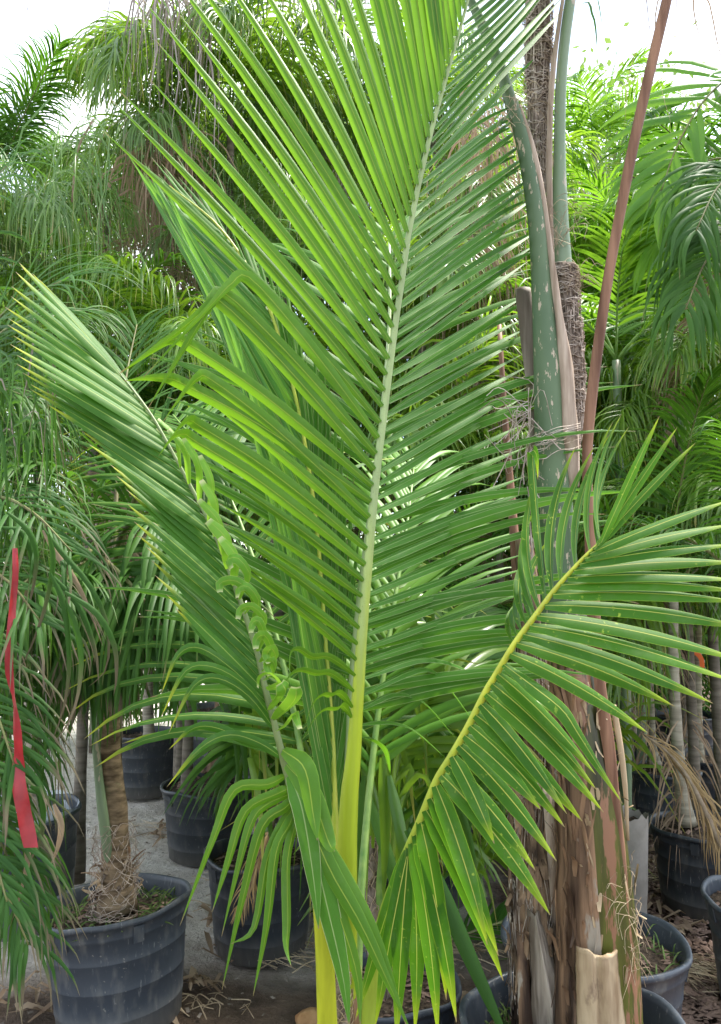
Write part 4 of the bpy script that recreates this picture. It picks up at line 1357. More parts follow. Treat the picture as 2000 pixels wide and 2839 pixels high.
# --- young frond, still half folded, behind the central one
def young_frond():
    rnd = random.Random(41)
    RP = [(940, 3060, 2.0, 26), (932, 2500, 2.0, 15), (925, 2150, 2.02, 8), (920, 2013, 2.04, 7), (898, 1720, 2.07, 6), (877, 1450, 2.1, 5.5), (833, 1161, 2.13, 5), (768, 914, 2.16, 4.5), (700, 760, 2.17, 4), (600, 620, 2.18, 3), (470, 515, 2.18, 1.5)]
    path = catmull([W(*p[:3]) for p in RP], 44)
    mb = MB()
    mb.tube(path, [px2m(interp([(i, p[3]) for i, p in enumerate(RP)], 10 * j / 44), 2.1) for j in range(45)], 8, up=UPC)
    fr = mb.build('frond', M['rachis_yellow'], coco, BASE_C)
    tag(fr, 'young half folded frond behind the central frond')
    tab = sorted([(-p[1], (p[0], p[2])) for p in RP])
    C = sorted([(-q[1], q[0]) for q in ((862, 2300), (855, 2150), (820, 1750), (782, 1450), (714, 1183), (668, 988), (612, 880), (556, 750), (402, 464), (360, 420))])
    mb = MB()
    for i in range(46):
        yb = 2330 - i * 37
        x, d = interp(tab, -yb)
        ty = max(yb - 760 + rnd.uniform(-60, 60), 430 + rnd.uniform(0, 110))
        tx = interp(C, -ty) + rnd.uniform(-26, 30)
        a, b = W(x - 3, yb, d), W(tx, ty, d - .02 + rnd.uniform(-.05, .03))
        my = (yb + ty) / 2
        m = W(interp(C, -(yb + ty) / 2) + rnd.uniform(-16, 36), my, d - .05)
        mb.strip(bez(a, m, b, 10), px2m(30, d), Vector((-.4 + rnd.uniform(-.5, .5), -1, .1)).normalized(), fold=.5, tint=rnd.random())
    mb.build('leaflets', M['young_leaf'], fr, BASE_C, kind='stuff')
    mb = MB()
    for i in range(50):
        yb = 2300 - i * 33
        x, d = interp(tab, -yb)
        ty = yb - 560 + rnd.uniform(-60, 60)
        tx = interp(tab, -ty)[0] + 70 + rnd.uniform(-30, 60)
        if ty < 420:
            ty, tx = 430 + rnd.uniform(0, 80), 440 + rnd.uniform(-50, 60)
        a, b = W(x + 3, yb, d), W(tx, ty, d + .05 + rnd.uniform(-.03, .08))
        m = W((x + tx) / 2 + 18, (yb + ty) / 2, d + .06)
        mb.strip(bez(a, m, b, 9), px2m(24, d), Vector((.7, -1, .25)).normalized(), fold=.5, tint=rnd.random())
    mb.build('leaflets', M['main_leaf_pale'], fr, BASE_C, kind='stuff')


young_frond()


# --- a farther frond of the same palm, seen between the leaflets of the central one
def rear_frond(pts, n, ll, width, mat, rmat, seed, up, a0=60, a1=30, droop=.5, vee=.1, r0=10, label=None):
    rnd = random.Random(seed)
    path = catmull([W(*p) for p in pts], 24)
    mb = MB()
    mb.tube(path, [px2m(r0 * (1 - .8 * j / 24) + 1, 2.1) for j in range(25)], 8, up=UPC)
    fr = mb.build('frond', M[rmat], coco, BASE_C)
    mb = MB()
    leaflets_along(mb, path, n, ll, rnd, a0=a0, a1=a1, up=up, droop=droop, width=width, vee=vee, t0=.35, K=8, jit=.15, prof=leaf_prof, fold=.35)
    mb.build('leaflets', M[mat], fr, BASE_C, kind='stuff')


rear_frond([(962, 3050, 1.99), (965, 2400, 2.02), (972, 2000, 2.05), (1000, 1650, 2.1), (1050, 1250, 2.2), (1080, 900, 2.38), (1080, 650, 2.6)], 32, .78, .032, 'main_leaf_pale', 'rachis_main', 51, Vector((0, -.9, .3)), a0=72, a1=40, droop=.35, r0=15)
rear_frond([(985, 3050, 2.02), (1000, 2500, 2.1), (1040, 2050, 2.25), (1090, 1700, 2.45), (1130, 1450, 2.7), (1150, 1280, 3.0)], 30, .6, .028, 'bright', 'rachis_green', 52, Vector((0, -.9, .3)), a0=50, a1=20, droop=.5, r0=12)
rear_frond([(930, 3050, 2.02), (890, 2500, 2.12), (820, 2000, 2.3), (720, 1600, 2.55), (600, 1300, 2.8), (480, 1150, 3.1)], 34, .75, .033, 'left_leaf', 'rachis_green', 53, Vector((0, -.5, .85)), a0=65, a1=30, droop=.8, r0=12)


# stem and fibre net at the foot
def coco_stem():
    rnd = random.Random(61)
    mb = MB()
    path = catmull([BASE_C + Vector((0, 0, -.02)), BASE_C + Vector((.002, -.01, .18)), BASE_C + Vector((.008, -.015, .36))], 8)
    mb.tube(path, [.075, .07, .065, .062, .058, .054, .05, .045, .04], 18, wob=.08, up=UPC)
    mb.build('stem', M['sheath_brown'], coco, BASE_C)
    pth = catmull([W(935, 3060, 1.93), W(938, 2839, 1.92), W(940, 2620, 1.91), W(942, 2420, 1.92)], 12)
    rd = [px2m(r, 1.92) for r in (44, 42, 40, 38, 36, 34, 32, 30, 28, 25, 22, 18, 12)]
    mb = MB()
    mb.tube(pth, rd, 12, up=UPC, wob=.1)
    sh = mb.build('fibre_sheath', M['fibre_pad'], coco, BASE_C)
    mb = MB()
    fibres(mb, pth, rd, rnd, 200, arc=(0, 3.14), length=1.5, vert=.12, up=UPC, lift=.008, r=.0011)
    mb.build('fibres', M['straw'], sh, BASE_C, kind='stuff')


coco_stem()


# ------------------------------------------------------------------ slim coconut seedling behind the middle palm
def seedling():
    rnd = random.Random(71)
    base = Vector((P_sec.x, P_sec.y, .25))
    root = empty('coconut_palm', base, 'slim hairy stemmed coconut seedling just behind the yellow stalks', 'palm tree')
    mb = MB()
    path = catmull([base, W(1070, 2839, 2.6), W(1040, 2560, 2.56), W(1028, 2350, 2.56), W(1020, 2150, 2.58)], 14)
    rd = [px2m(r, 2.58) for r in (40, 36, 34, 32, 30, 29, 28, 26, 24, 22, 20, 18, 15, 12, 9)]
    mb.tube(path, rd, 14, wob=.08, up=UPC)
    st = mb.build('stem', M['fibre_pad'], root, base)
    mb = MB()
    fibres(mb, path, rd, rnd, 220, arc=(0, 3.14), length=1.3, vert=.08, up=UPC, lift=.008, r=.0013)
    mb.build('fibres', M['straw'], st, base, kind='stuff')
    for (pts, seed, mat) in (([(1040, 2620, 2.56), (1000, 2300, 2.6), (985, 2000, 2.75), (1010, 1750, 3.0), (1060, 1600, 3.2)], 1, 'queen'),
                             ([(1045, 2600, 2.56), (1070, 2300, 2.5), (1120, 2050, 2.5), (1220, 1900, 2.5), (1340, 1880, 2.55)], 2, 'queen'),
                             ([(1035, 2560, 2.6), (1090, 2250, 2.8), (1180, 2000, 3.0), (1260, 1800, 3.2), (1320, 1700, 3.4)], 3, 'dark'),
                             ([(1035, 2560, 2.6), (980, 2300, 2.7), (900, 2100, 2.8), (800, 2010, 2.8), (680, 2040, 2.85)], 4, 'dark')):
        r2 = random.Random(seed + 700)
        p = catmull([W(*q) for q in pts], 16)
        mb = MB()
        mb.tube(p, [px2m(13 - 10 * j / 16, 2.6) for j in range(17)], 7, up=UPC)
        fr = mb.build('frond', M['rachis_green'], root, base)
        mb = MB()
        leaflets_along(mb, p, 24, .55, r2, a0=55, a1=25, up=Vector((0, -.6, .8)), droop=1.4, width=.028, vee=.15, t0=.4, K=8, prof=leaf_prof)
        mb.build('leaflets', M[mat], fr, base, kind='stuff')
    # broad dark leaflet hanging to the lower right, and others by the stem
    for (pts, w, mat) in (([(1130, 2300, 2.1), (1215, 2450, 2.1), (1290, 2620, 2.08), (1370, 2800, 2.06), (1420, 2920, 2.05)], 46, 'dark'), ([(1080, 2150, 2.2), (1120, 2350, 2.15), (1135, 2560, 2.15)], 34, 'queen'),
                          ([(1020, 2200, 2.3), (1090, 2420, 2.2), (1120, 2600, 2.2)], 36, 'dark'), ([(1010, 2150, 2.3), (985, 2400, 2.25), (1010, 2600, 2.25)], 30, 'dark'), ([(1060, 2100, 2.2), (1070, 2300, 2.2), (1062, 2500, 2.2)], 32, 'queen')):
        mb = MB()
        mb.strip(catmull([W(*q) for q in pts], 12), px2m(w, 2.1), Vector((.2, -.9, .3)).normalized(), fold=.35, tint=rnd.random())
        mb.build('leaflet', M[mat], root, base)

    # dense young straps round the stem
    for mat, cnt, x0, x1, y0, y1, d0, d1 in (('queen', 44, 985, 1180, 1850, 2250, 2.35, 2.9), ('dark', 40, 985, 1400, 1800, 2250, 2.6, 3.1), ('bright', 14, 1000, 1120, 1750, 2100, 2.7, 3.0), ('dark', 36, 640, 880, 1800, 2150, 2.5, 3.0), ('queen', 26, 660, 900, 1750, 2150, 2.4, 2.9)):
        mb = MB()
        for _ in range(cnt):
            d = rnd.uniform(d0, d1)
            x, y = rnd.uniform(x0, x1), rnd.uniform(y0, y1)
            sx = rnd.uniform(-90, 90)
            L = rnd.uniform(160, 420)
            root_x = 1035 if x > 940 else 880
            a = W(root_x + (x - root_x) * .35, y + rnd.uniform(60, 160), d)
            mb.strip(catmull([a, W(x, y, d - .03), W(x + sx * .6, y + L * .35, d - .06), W(x + sx, y + L, d - .08)], 10), px2m(rnd.uniform(15, 27), d), Vector((rnd.uniform(-.5, .5), -.9, .3)).normalized(), fold=.4, tint=rnd.random(), prof=leaf_prof, twist=rnd.uniform(-.5, .5))
        mb.build('leaflets', M[mat], st, base, kind='stuff')


seedling()

# ------------------------------------------------------------------ potted palm at the front left
def traced_frond(root, base, pts, n, ll, width, mat, rmat, seed, up, a0=60, a1=28, droop=.8, vee=.15, t0=.25, r0=9, d=2.8, single=False, K=8, sides=(1, -1), jit=.2, prof=None, fold=.3):
    rnd = random.Random(seed)
    path = catmull([W(*p) for p in pts], 20)
    mb = MB()
    mb.tube(path, [px2m(r0 * (1 - .85 * j / 20) + .8, d) for j in range(21)], 7, up=UPC)
    fr = mb.build('frond', M[rmat], root, base)
    if not single:
        mb = MB()
        leaflets_along(mb, path, n, ll, rnd, a0=a0, a1=a1, up=up, droop=droop, width=width, vee=vee, t0=t0, K=K, jit=jit, sides=sides, prof=prof, fold=fold)
        mb.build('leaflets', M[mat], fr, base, kind='stuff')
    else:
        for s in sides:
            for i in range(n):
                mb = MB()
                t = t0 + (.99 - t0) * i / (n - 1)
                leaflets_along(mb, path, 1, ll * (.55 + .45 * math.sin(math.pi * (.2 + .75 * i / n))), rnd, a0=a0 + (a1 - a0) * i / n, a1=a1, up=up, droop=droop, width=width, vee=vee, t0=t, t1=t + 1e-4, K=K, jit=jit, sides=(s,),
                               prof=prof, fold=fold, lenprof=lambda u: 1.0)
                mb.build('leaflet', M[mat], fr, base)
    return fr


def front_left_palm():
    rnd = random.Random(81)
    base = Vector((P_front.x - .03, P_front.y, .36))
    root = empty('palm_tree', base, 'small palm with stout brown ringed trunk and shaggy base in the front left pot', 'palm tree')
    mb = MB()
    pth = catmull([W(325, 2520, 2.92), W(322, 2400, 2.92), W(318, 2250, 2.92), W(305, 2100, 2.93), W(308, 1950, 2.94), W(312, 1800, 2.96), W(318, 1640, 3.0)], 26)
    rd = []
    for i in range(27):
        t = i / 26
        r = interp([(0, 52), (.1, 44), (.2, 36), (.45, 31), (.7, 25), (1, 14)], t)
        rd.append(px2m(r * (1.05 if i % 3 == 0 else 1), 2.92))
    mb.tube(pth, rd, 18, wob=.05, up=UPC)
    mb.build('trunk', M['small_trunk'], root, base)
    mb = MB()
    mb.tube(catmull([W(322, 2480, 2.92), W(292, 2300, 2.87), W(274, 2150, 2.88), W(262, 2020, 2.88), W(250, 1880, 2.86)], 12), [px2m(r, 2.9) for r in (8, 12, 15, 15, 14, 13, 12, 11, 10, 9, 8, 7, 6)], 10, up=UPC)
    mb.build('petiole', M['green_stem_clean'], root, base)
    # shaggy flakes at the base
    for k in range(54):
        a = rnd.uniform(0, 6.28)
        c, s = math.cos(a), math.sin(a)
        z0 = rnd.uniform(-.02, .17)
        L = rnd.uniform(.05, .17)
        r0 = .058 - .10 * max(0, z0) + rnd.uniform(-.008, .012)
        p = base + Vector((c * r0, s * r0, z0))
        q = p + Vector((c * .012, s * .012, L * .55))
        e = p + Vector((c * rnd.uniform(.0, .07), s * rnd.uniform(.0, .07), L * rnd.uniform(.5, 1.0)))
        mb = MB()
        mb.strip(catmull([p, q, e, e + Vector((c * rnd.uniform(-.01, .03), s * .02, rnd.uniform(-.03, .02)))], 7), rnd.uniform(.015, .05), Vector((c, s, .1)), fold=.5, prof=lambda t: (.6 + .4 * math.sin(6 * t)) * (1 - .7 * t * t), tint=rnd.random(), twist=rnd.uniform(-1.2, 1.2))
        mb.build('dead_leaf_base', M[('dead', 'boot', 'sheath_brown', 'fibre_pad')[k % 4]], root, base)
    mb = MB()
    fibres(mb, pth[:9], [r * 1.15 for r in rd[:9]], rnd, 120, arc=(0, 3.14), length=1.2, vert=.4, up=UPC, lift=.03, r=.0012)
    mb.build('fibres', M['fibre'], root, base, kind='stuff')
    for k, (pts, ll, up, dr, mat, sg) in enumerate((
            ([(312, 1720, 2.98), (270, 1500, 2.9), (180, 1330, 2.75), (60, 1280, 2.6), (-80, 1330, 2.5)], .5, Vector((0, -.5, .85)), 1.0, 'dark', True),
            ([(312, 1720, 2.98), (340, 1500, 2.95), (400, 1330, 2.9), (500, 1250, 2.85), (600, 1260, 2.8)], .5, Vector((0, -.7, .7)), 1.0, 'dark', True),
            ([(312, 1720, 2.98), (330, 1620, 2.8), (390, 1560, 2.65), (470, 1580, 2.5), (540, 1660, 2.4)], .45, Vector((0, -.4, .9)), 1.1, 'dark', False),
            ([(312, 1720, 2.98), (250, 1620, 2.8), (170, 1580, 2.6), (90, 1600, 2.45), (0, 1680, 2.3)], .45, Vector((0, -.4, .9)), 1.3, 'dark', True),
            ([(315, 1700, 2.98), (320, 1480, 3.1), (330, 1250, 3.3), (350, 1050, 3.5), (380, 900, 3.7)], .5, Vector((0, -.9, .3)), .8, 'dark', False),
            ([(310, 1740, 2.96), (300, 1690, 2.75), (290, 1700, 2.6), (270, 1790, 2.5), (250, 1900, 2.45)], .36, Vector((0, -.5, .85)), 1.6, 'dark', False),
            ([(320, 1740, 2.98), (380, 1650, 3.05), (460, 1600, 3.1), (540, 1630, 3.15), (600, 1720, 3.2)], .45, Vector((0, -.4, .9)), 1.4, 'queen', False),
            ([(312, 1720, 2.98), (300, 1600, 2.75), (320, 1590, 2.55), (360, 1680, 2.45), (400, 1800, 2.4)], .42, Vector((0, -.5, .85)), 2.6, 'dark', False),
            ([(312, 1720, 2.98), (290, 1590, 2.75), (230, 1560, 2.55), (170, 1640, 2.45), (140, 1760, 2.4)], .42, Vector((0, -.5, .85)), 2.6, 'dark', False),
            ([(312, 1740, 2.96), (310, 1640, 2.7), (300, 1660, 2.5), (290, 1760, 2.42), (280, 1850, 2.4)], .34, Vector((0, -.5, .85)), 2.6, 'half_dry', False),
            ([(312, 1720, 2.98), (230, 1540, 2.7), (300, 1560, 2.5), (420, 1690, 2.4), (520, 1860, 2.35)], .38, Vector((0, -.7, .7)), 1.3, 'dark', False),
            ([(312, 1720, 2.98), (330, 1500, 2.8), (400, 1440, 2.6), (480, 1520, 2.5), (540, 1640, 2.45)], .42, Vector((0, -.5, .85)), 2.2, 'dark', False))):
        traced_frond(root, base, pts, 26, ll, .018, mat, 'rachis_dark', 800 + k, up, droop=dr, single=sg, r0=9, d=2.8, t0=.3)


front_left_palm()


# ------------------------------------------------------------------ palm just outside the left edge: dark fronds with dried tips
def left_edge_palm():
    rnd = random.Random(91)
    base = at_ground(-330, 2.6)
    root = empty('palm_tree', base, 'dark palm at the left edge with drooping leaflets dried brown at the ends', 'palm tree')
    mb = MB()
    mb.tube(catmull([base, base + Vector((.02, 0, .6)), base + Vector((.05, 0, 1.1)), base + Vector((.06, 0, 1.5))], 12), [.06 - .002 * i for i in range(13)], 12, wob=.06)
    mb.build('trunk', M['small_trunk'], root, base)
    top = (-270, 1640, 2.6)
    for k, (pts, n, ll, up, dr, mat, w) in enumerate((
            ([top, (-160, 1450, 2.45), (-20, 1380, 2.3), (90, 1420, 2.2), (200, 1530, 2.15)], 22, .42, Vector((0, -.4, .9)), 1.9, 'half_dry', .011),
            ([top, (-200, 1600, 2.35), (-90, 1560, 2.2), (20, 1610, 2.1), (110, 1720, 2.05)], 22, .40, Vector((0, -.4, .9)), 2.2, 'half_dry', .011),
            ([top, (-200, 1300, 2.5), (-100, 1020, 2.4), (30, 850, 2.35), (170, 780, 2.3)], 28, .5, Vector((0, -.6, .8)), 1.2, 'dark', .013),
            ([top, (-240, 1200, 2.6), (-200, 850, 2.6), (-110, 600, 2.6), (20, 460, 2.6)], 28, .5, Vector((0, -.6, .8)), 1.6, 'dark', .013),
            ([top, (-200, 1250, 2.7), (-80, 1000, 2.8), (80, 880, 2.9), (230, 860, 3.0)], 28, .5, Vector((0, -.5, .85)), 1.5, 'dark', .013),
            ([(-240, 1780, 2.5), (-180, 1750, 2.3), (-100, 1800, 2.15), (-20, 1950, 2.05), (40, 2120, 2.0)], 24, .36, Vector((0, -.5, .85)), 1.8, 'half_dry', .012),
            ([(-240, 2000, 2.45), (-180, 2050, 2.25), (-110, 2150, 2.1), (-30, 2330, 2.0), (20, 2500, 1.95)], 26, .38, Vector((0, -.6, .8)), 1.9, 'half_dry', .011),
            ([(-240, 2150, 2.45), (-180, 2250, 2.25), (-100, 2350, 2.15), (0, 2450, 2.1), (80, 2620, 2.05)], 24, .34, Vector((0, -.6, .8)), 1.6, 'half_dry', .012))):
        traced_frond(root, base, pts, n, ll, w, mat, 'rachis_dark', 900 + k, up, droop=dr, r0=8, d=2.3, t0=.2, jit=.35)
    for k, (pts, n, ll, up, dr, mat, w) in enumerate((
            ([top, (-200, 1500, 2.5), (-100, 1380, 2.45), (0, 1330, 2.4), (110, 1370, 2.4)], 26, .45, Vector((0, -.4, .9)), 2.6, 'dark', .012),
            ([top, (-220, 1400, 2.6), (-140, 1180, 2.6), (-20, 1080, 2.6), (100, 1110, 2.6)], 26, .5, Vector((0, -.4, .9)), 2.8, 'dark', .012),
            ([(-240, 1700, 2.6), (-170, 1640, 2.5), (-80, 1660, 2.45), (20, 1760, 2.4), (80, 1900, 2.4)], 26, .4, Vector((0, -.4, .9)), 2.6, 'dark', .012),
            ([(-240, 1850, 2.6), (-170, 1840, 2.5), (-80, 1900, 2.45), (10, 2020, 2.4), (60, 2160, 2.35)], 26, .4, Vector((0, -.4, .9)), 2.6, 'half_dry', .011),
            ([(-240, 2050, 2.6), (-170, 2080, 2.4), (-90, 2180, 2.3), (0, 2330, 2.25), (60, 2480, 2.2)], 26, .4, Vector((0, -.4, .9)), 2.2, 'dark', .012))):
        traced_frond(root, base, pts, n, ll, w, mat, 'rachis_dark', 950 + k, up, droop=dr, r0=7, d=2.4, t0=.2, jit=.4)
    fr_ = traced_frond(root, base, [top, (-200, 1450, 2.65), (-80, 1230, 2.7), (40, 1150, 2.75), (150, 1200, 2.8)], 20, .4, .012, 'dark', 'rachis_dark', 990, Vector((0, -.4, .9)), droop=2.6, r0=7, d=2.6, t0=.2, jit=.4)
    for mat, cnt, wpx in (('dark', 190, 12), ('half_dry', 90, 10), ('dead_grey', 26, 6)):
        mb = MB()
        for _ in range(cnt):
            d = rnd.uniform(2.2, 2.9)
            x, y = rnd.uniform(-60, 165), rnd.uniform(960, 2050)
            sx, L = rnd.gauss(0, 45), rnd.uniform(150, 420)
            mb.strip(catmull([W(x - 60, y - 10, d + .1), W(x - 15, y - 30, d), W(x + sx * .5, y + L * .4, d - .02), W(x + sx, y + L, d)], 9), px2m(wpx * rnd.uniform(.6, 1.3), d), Vector((rnd.uniform(-.6, .6), -.9, .2)).normalized(), fold=.4, tint=rnd.random(), prof=thin_prof, twist=rnd.uniform(-1.5, 1.5))
        mb.build('hanging_leaflets', M[mat], fr_, base, kind='stuff')
    # the conspicuous curled dry ends
    for pts in ([(0, 1462), (60, 1475), (92, 1560), (72, 1650), (48, 1740)], [(20, 1420), (80, 1470), (104, 1540), (92, 1640), (60, 1750)], [(120, 1470), (160, 1540), (205, 1600), (245, 1680), (285, 1790)], [(120, 1465), (180, 1540), (250, 1620), (300, 1730), (298, 1850), (245, 1905)],
                [(135, 1480), (150, 1560), (130, 1680), (85, 1800), (30, 1900)], [(140, 1590), (180, 1680), (195, 1830), (180, 1960), (130, 2090)], [(150, 1600), (220, 1680), (265, 1800), (275, 1900)], [(160, 1620), (215, 1760), (220, 1880), (190, 2000), (110, 2110)],
                [(180, 1640), (270, 1700), (320, 1790), (325, 1880), (315, 1930)], [(60, 2290), (80, 2380), (60, 2480), (28, 2570)], [(70, 2300), (75, 2400), (85, 2500), (100, 2590)], [(85, 2180), (120, 2210), (115, 2330), (60, 2420)], [(150, 2230), (170, 2290), (160, 2350), (140, 2400)]):
        mb = MB()
        d0 = rnd.uniform(1.98, 2.15)
        mb.strip(catmull([W(q[0], q[1], d0 + .02 * i) for i, q in enumerate(pts)], 12), px2m(17, 2.05), Vector((.3, -.9, .3)).normalized(), fold=.55, tint=rnd.uniform(.5, 1), twist=rnd.uniform(-2, 2))
        mb.build('dried_leaflet', M['half_dry' if rnd.random() < .6 else 'dead'], root, base)
    # red ribbon tied to one of its stalks


left_edge_palm()


def ribbon():
    base = W(55, 2360, 1.9)
    mb = MB()
    P = [(42, 1520), (38, 1600), (34, 1720), (30, 1850), (40, 1960), (48, 2080), (55, 2160), (68, 2240), (82, 2350)]
    wd = [7, 8, 10, 12, 15, 17, 17, 19, 19]
    path = catmull([W(q[0] + 5 * math.sin(i * 1.7), q[1], 2.02 - .004 * i) for i, q in enumerate(P)], 28)
    n = len(path) - 1
    V, U, F = [], [], []
    for i, p in enumerate(path):
        w = px2m(interp([(k, x) for k, x in enumerate(wd)], 8 * i / n), 2.05)
        a = .75 * math.sin(i * .33) + .2 * math.sin(i * 1.3)
        S = Vector((math.cos(a), math.sin(a), .05))
        V += [p - S * w, p + Vector((0, -.008 * math.sin(i * .9), 0)), p + S * w]
        U += [(0, i / n), (.5, i / n), (1, i / n)]
    m = len(V)
    for i in range(n):
        a, b = 3 * i, 3 * i + 3
        F += [(a, a + 1, b + 1, b), (a + 1, a + 2, b + 2, b + 1)]
    mb.add(V, F, U)
    o = mb.build('ribbon', M['ribbon'], None)
    tag(o, 'long red plastic ribbon hanging among the dark fronds at the left edge', 'ribbon')


ribbon()

# ------------------------------------------------------------------ potted palms on the right, behind
def ringed_palm(P, pts, r, label, key, seed, n=7, scale=.7, bulb=1.6, trunk='ring_trunk', roots=0, spread=(0, 5)):
    rnd = random.Random(seed)
    base = Vector((P.x, P.y, .36))
    root = empty('palm_tree', base, label, 'palm tree', 'potted palms on the right')
    path = catmull([W(*p) for p in pts], 22)
    base_shift = path[0] - base
    mb = MB()
    rd = []
    for i in range(23):
        t = i / 22
        q = 1 + (bulb - 1) * max(0, 1 - t * 6)
        rd.append(r * q * (1 - .35 * t) * (1.05 if i % 3 == 0 else 1))
    mb.tube(path, rd, 14, wob=.04, seed=seed)
    mb.build('trunk', M[trunk], root, base)
    top = path[-1] - base
    for i in range(n):
        put_frond(root, key, rnd.randrange(*spread), top + Vector((0, 0, rnd.uniform(-.1, 0))), 6.28 * i / n + rnd.uniform(-.3, .3), R(rnd.uniform(-8, 8)), scale * rnd.uniform(.85, 1.1))
    if roots:
        mb = MB()
        b = path[0]
        for _ in range(roots):
            a = rnd.uniform(0, 6.28)
            p = b + Vector((math.cos(a) * r * 1.2, math.sin(a) * r * 1.2, rnd.uniform(.05, .5)))
            q = p + Vector((math.cos(a) * rnd.uniform(.05, .12), math.sin(a) * rnd.uniform(.05, .12), rnd.uniform(-.1, .08)))
            e = q + Vector((math.cos(a) * rnd.uniform(.02, .1), math.sin(a) * rnd.uniform(.02, .1), -rnd.uniform(.15, .4)))
            mb.strip(bez(p, q, e, 5), .009, Vector((0, -1, 0)), tint=rnd.random(), fold=.2)
        mb.build('dry_strands', M['dead'], root, base, kind='stuff')
    return root


ringed_palm(P_r1, [(1906, 2285, 3.86), (1890, 2180, 3.86), (1876, 2020, 3.88), (1868, 1850, 3.9), (1868, 1650, 3.95)], .034, 'palm with smooth pale leaning trunk and pinkish foot in the mulch side pot', 'dark', 201, scale=.8, roots=40, bulb=1.4)
ringed_palm(P_r2, [(1815, 2120, 5.0), (1808, 2030, 5.0), (1803, 1900, 5.02), (1800, 1700, 5.05)], .027, 'slender palm with grey green trunk in the ribbed pot', 'queen', 202, scale=.85, roots=40, bulb=1.7)
ringed_palm(P_r3, [(1938, 2130, 5.3), (1935, 2020, 5.3), (1934, 1900, 5.3), (1936, 1720, 5.3)], .036, 'palm with cream foot and green upper trunk behind the dead frond', 'bright', 203, scale=.8, roots=30, bulb=1.4)
ringed_palm(P_r5, [(1757, 2065, 6.0), (1752, 1960, 6.0), (1746, 1800, 6.0), (1742, 1600, 6.0)], .034, 'shaded palm with a short pale bulb foot between the thin trunks', 'queen', 204, scale=.9, roots=30, bulb=1.5)
ringed_palm(P_r6, [(1880, 2010, 6.8), (1878, 1900, 6.8), (1880, 1750, 6.8), (1884, 1560, 6.8)], .034, 'palm farthest back among the potted palms on the right', 'queen', 205, scale=.9, bulb=1.3)
ringed_palm(P_r4, [(2115, 2440, 3.0), (2110, 2200, 3.0), (2108, 1900, 3.0), (2110, 1650, 3.0)], .045, 'palm just past the right edge with dark fronds reaching in', 'dark', 206, scale=.62, n=6)
ringed_palm(P_mid, [(590, 2140, 4.62), (600, 2080, 4.62), (612, 1980, 4.64), (620, 1800, 4.68)], .05, 'small palm with ragged brown stump like trunk on the sandy lane', 'dark', 207, scale=.7, n=6, trunk='brown_trunk', bulb=1.5)
ringed_palm(P_third, [(735, 2370, 3.5), (745, 2250, 3.5), (752, 2100, 3.52), (756, 1950, 3.55)], .035, 'low palm with thin trunk in the pot beside the coconut stem', 'dark', 208, scale=.6, n=7, trunk='small_trunk')
ringed_palm(P_far1, [(415, 2080, 5.9), (412, 1980, 5.9), (410, 1850, 5.9), (412, 1700, 5.9)], .045, 'palm with pale trunk in the small dark pot far behind', 'queen', 209, scale=.85, n=4)
ringed_palm(P_far2, [(640, 2000, 6.3), (644, 1900, 6.3), (648, 1750, 6.3), (650, 1550, 6.3)], .045, 'palm rising from the wide light grey pot farthest back', 'grey', 210, scale=.9, n=5)
ringed_palm(P_r7, [(1180, 2270, 4.0), (1176, 2150, 4.0), (1172, 2000, 4.0), (1170, 1850, 4.0)], .05, 'bushy dark palm in deep shade behind the seedling', 'dark', 211, scale=.75, n=9)
ringed_palm(P_leftblue, [(100, 2330, 3.75), (96, 2200, 3.75), (90, 2000, 3.75), (84, 1800, 3.75)], .045, 'dark palm in the slate pot behind the red ribbon', 'dark', 212, scale=.7, n=7)


# crumpled plastic in the left pot
def plastic():
    rnd = random.Random(5)
    t = NT('clear_plastic')
    n = t.noise(14, 4)
    p = t.princ(t.mix(n, (0.45, 0.5, 0.55), (0.7, 0.74, 0.78)), .2, .6, t.bump(n, .8, .03))
    tb = t.new('BsdfTransparent')
    ms = t.new('MixShader')
    ms.inputs[0].default_value = .25
    t.link(p, ms.inputs[1])
    t.link(tb.outputs[0], ms.inputs[2])
    mat = t.done(ms.outputs[0])
    mb = MB()
    V, F = [], []
    S, H = 40, 6
    c = P_leftblue + Vector((.0, 0, .34))
    for i in range(H + 1):
        for k in range(S):
            a = 6.2832 * k / S
            r = .19 + .04 * i / H + .02 * noise.noise(Vector((math.cos(a) * 4, math.sin(a) * 4, i * .7)))
            V.append(c + Vector((r * math.cos(a), r * math.sin(a), .03 * i + .03 * noise.noise(Vector((math.cos(a) * 3, math.sin(a) * 3, i * .4 + 4))))))
    for i in range(H):
        for k in range(S):
            F.append((i * S + k, i * S + (k + 1) % S, (i + 1) * S + (k + 1) % S, (i + 1) * S + k))
    mb.add(V, F)
    o = mb.build('plastic_liner', mat)
    tag(o, 'crumpled clear plastic liner inside the slate pot at the left', 'plastic liner')


plastic()


def tape(pts, d, label):
    mb = MB()
    mb.strip(catmull([W(q[0], q[1], d) for q in pts], 8), px2m(14, d), Vector((.2, -1, .1)).normalized(), fold=.2, prof=lambda t: 1.0)
    o = mb.build('flagging_tape', M['orange_tape'], None)
    tag(o, label, 'marking tape', 'orange tapes on the right hand palms')


tape([(1806, 1755), (1810, 1775), (1808, 1795)], 4.75, 'short orange marking tape hanging above the slender grey green trunk')
tape([(1920, 1808), (1934, 1812), (1946, 1828), (1948, 1852)], 5.1, 'bright orange tape tied round the cream footed palm with a loose end')


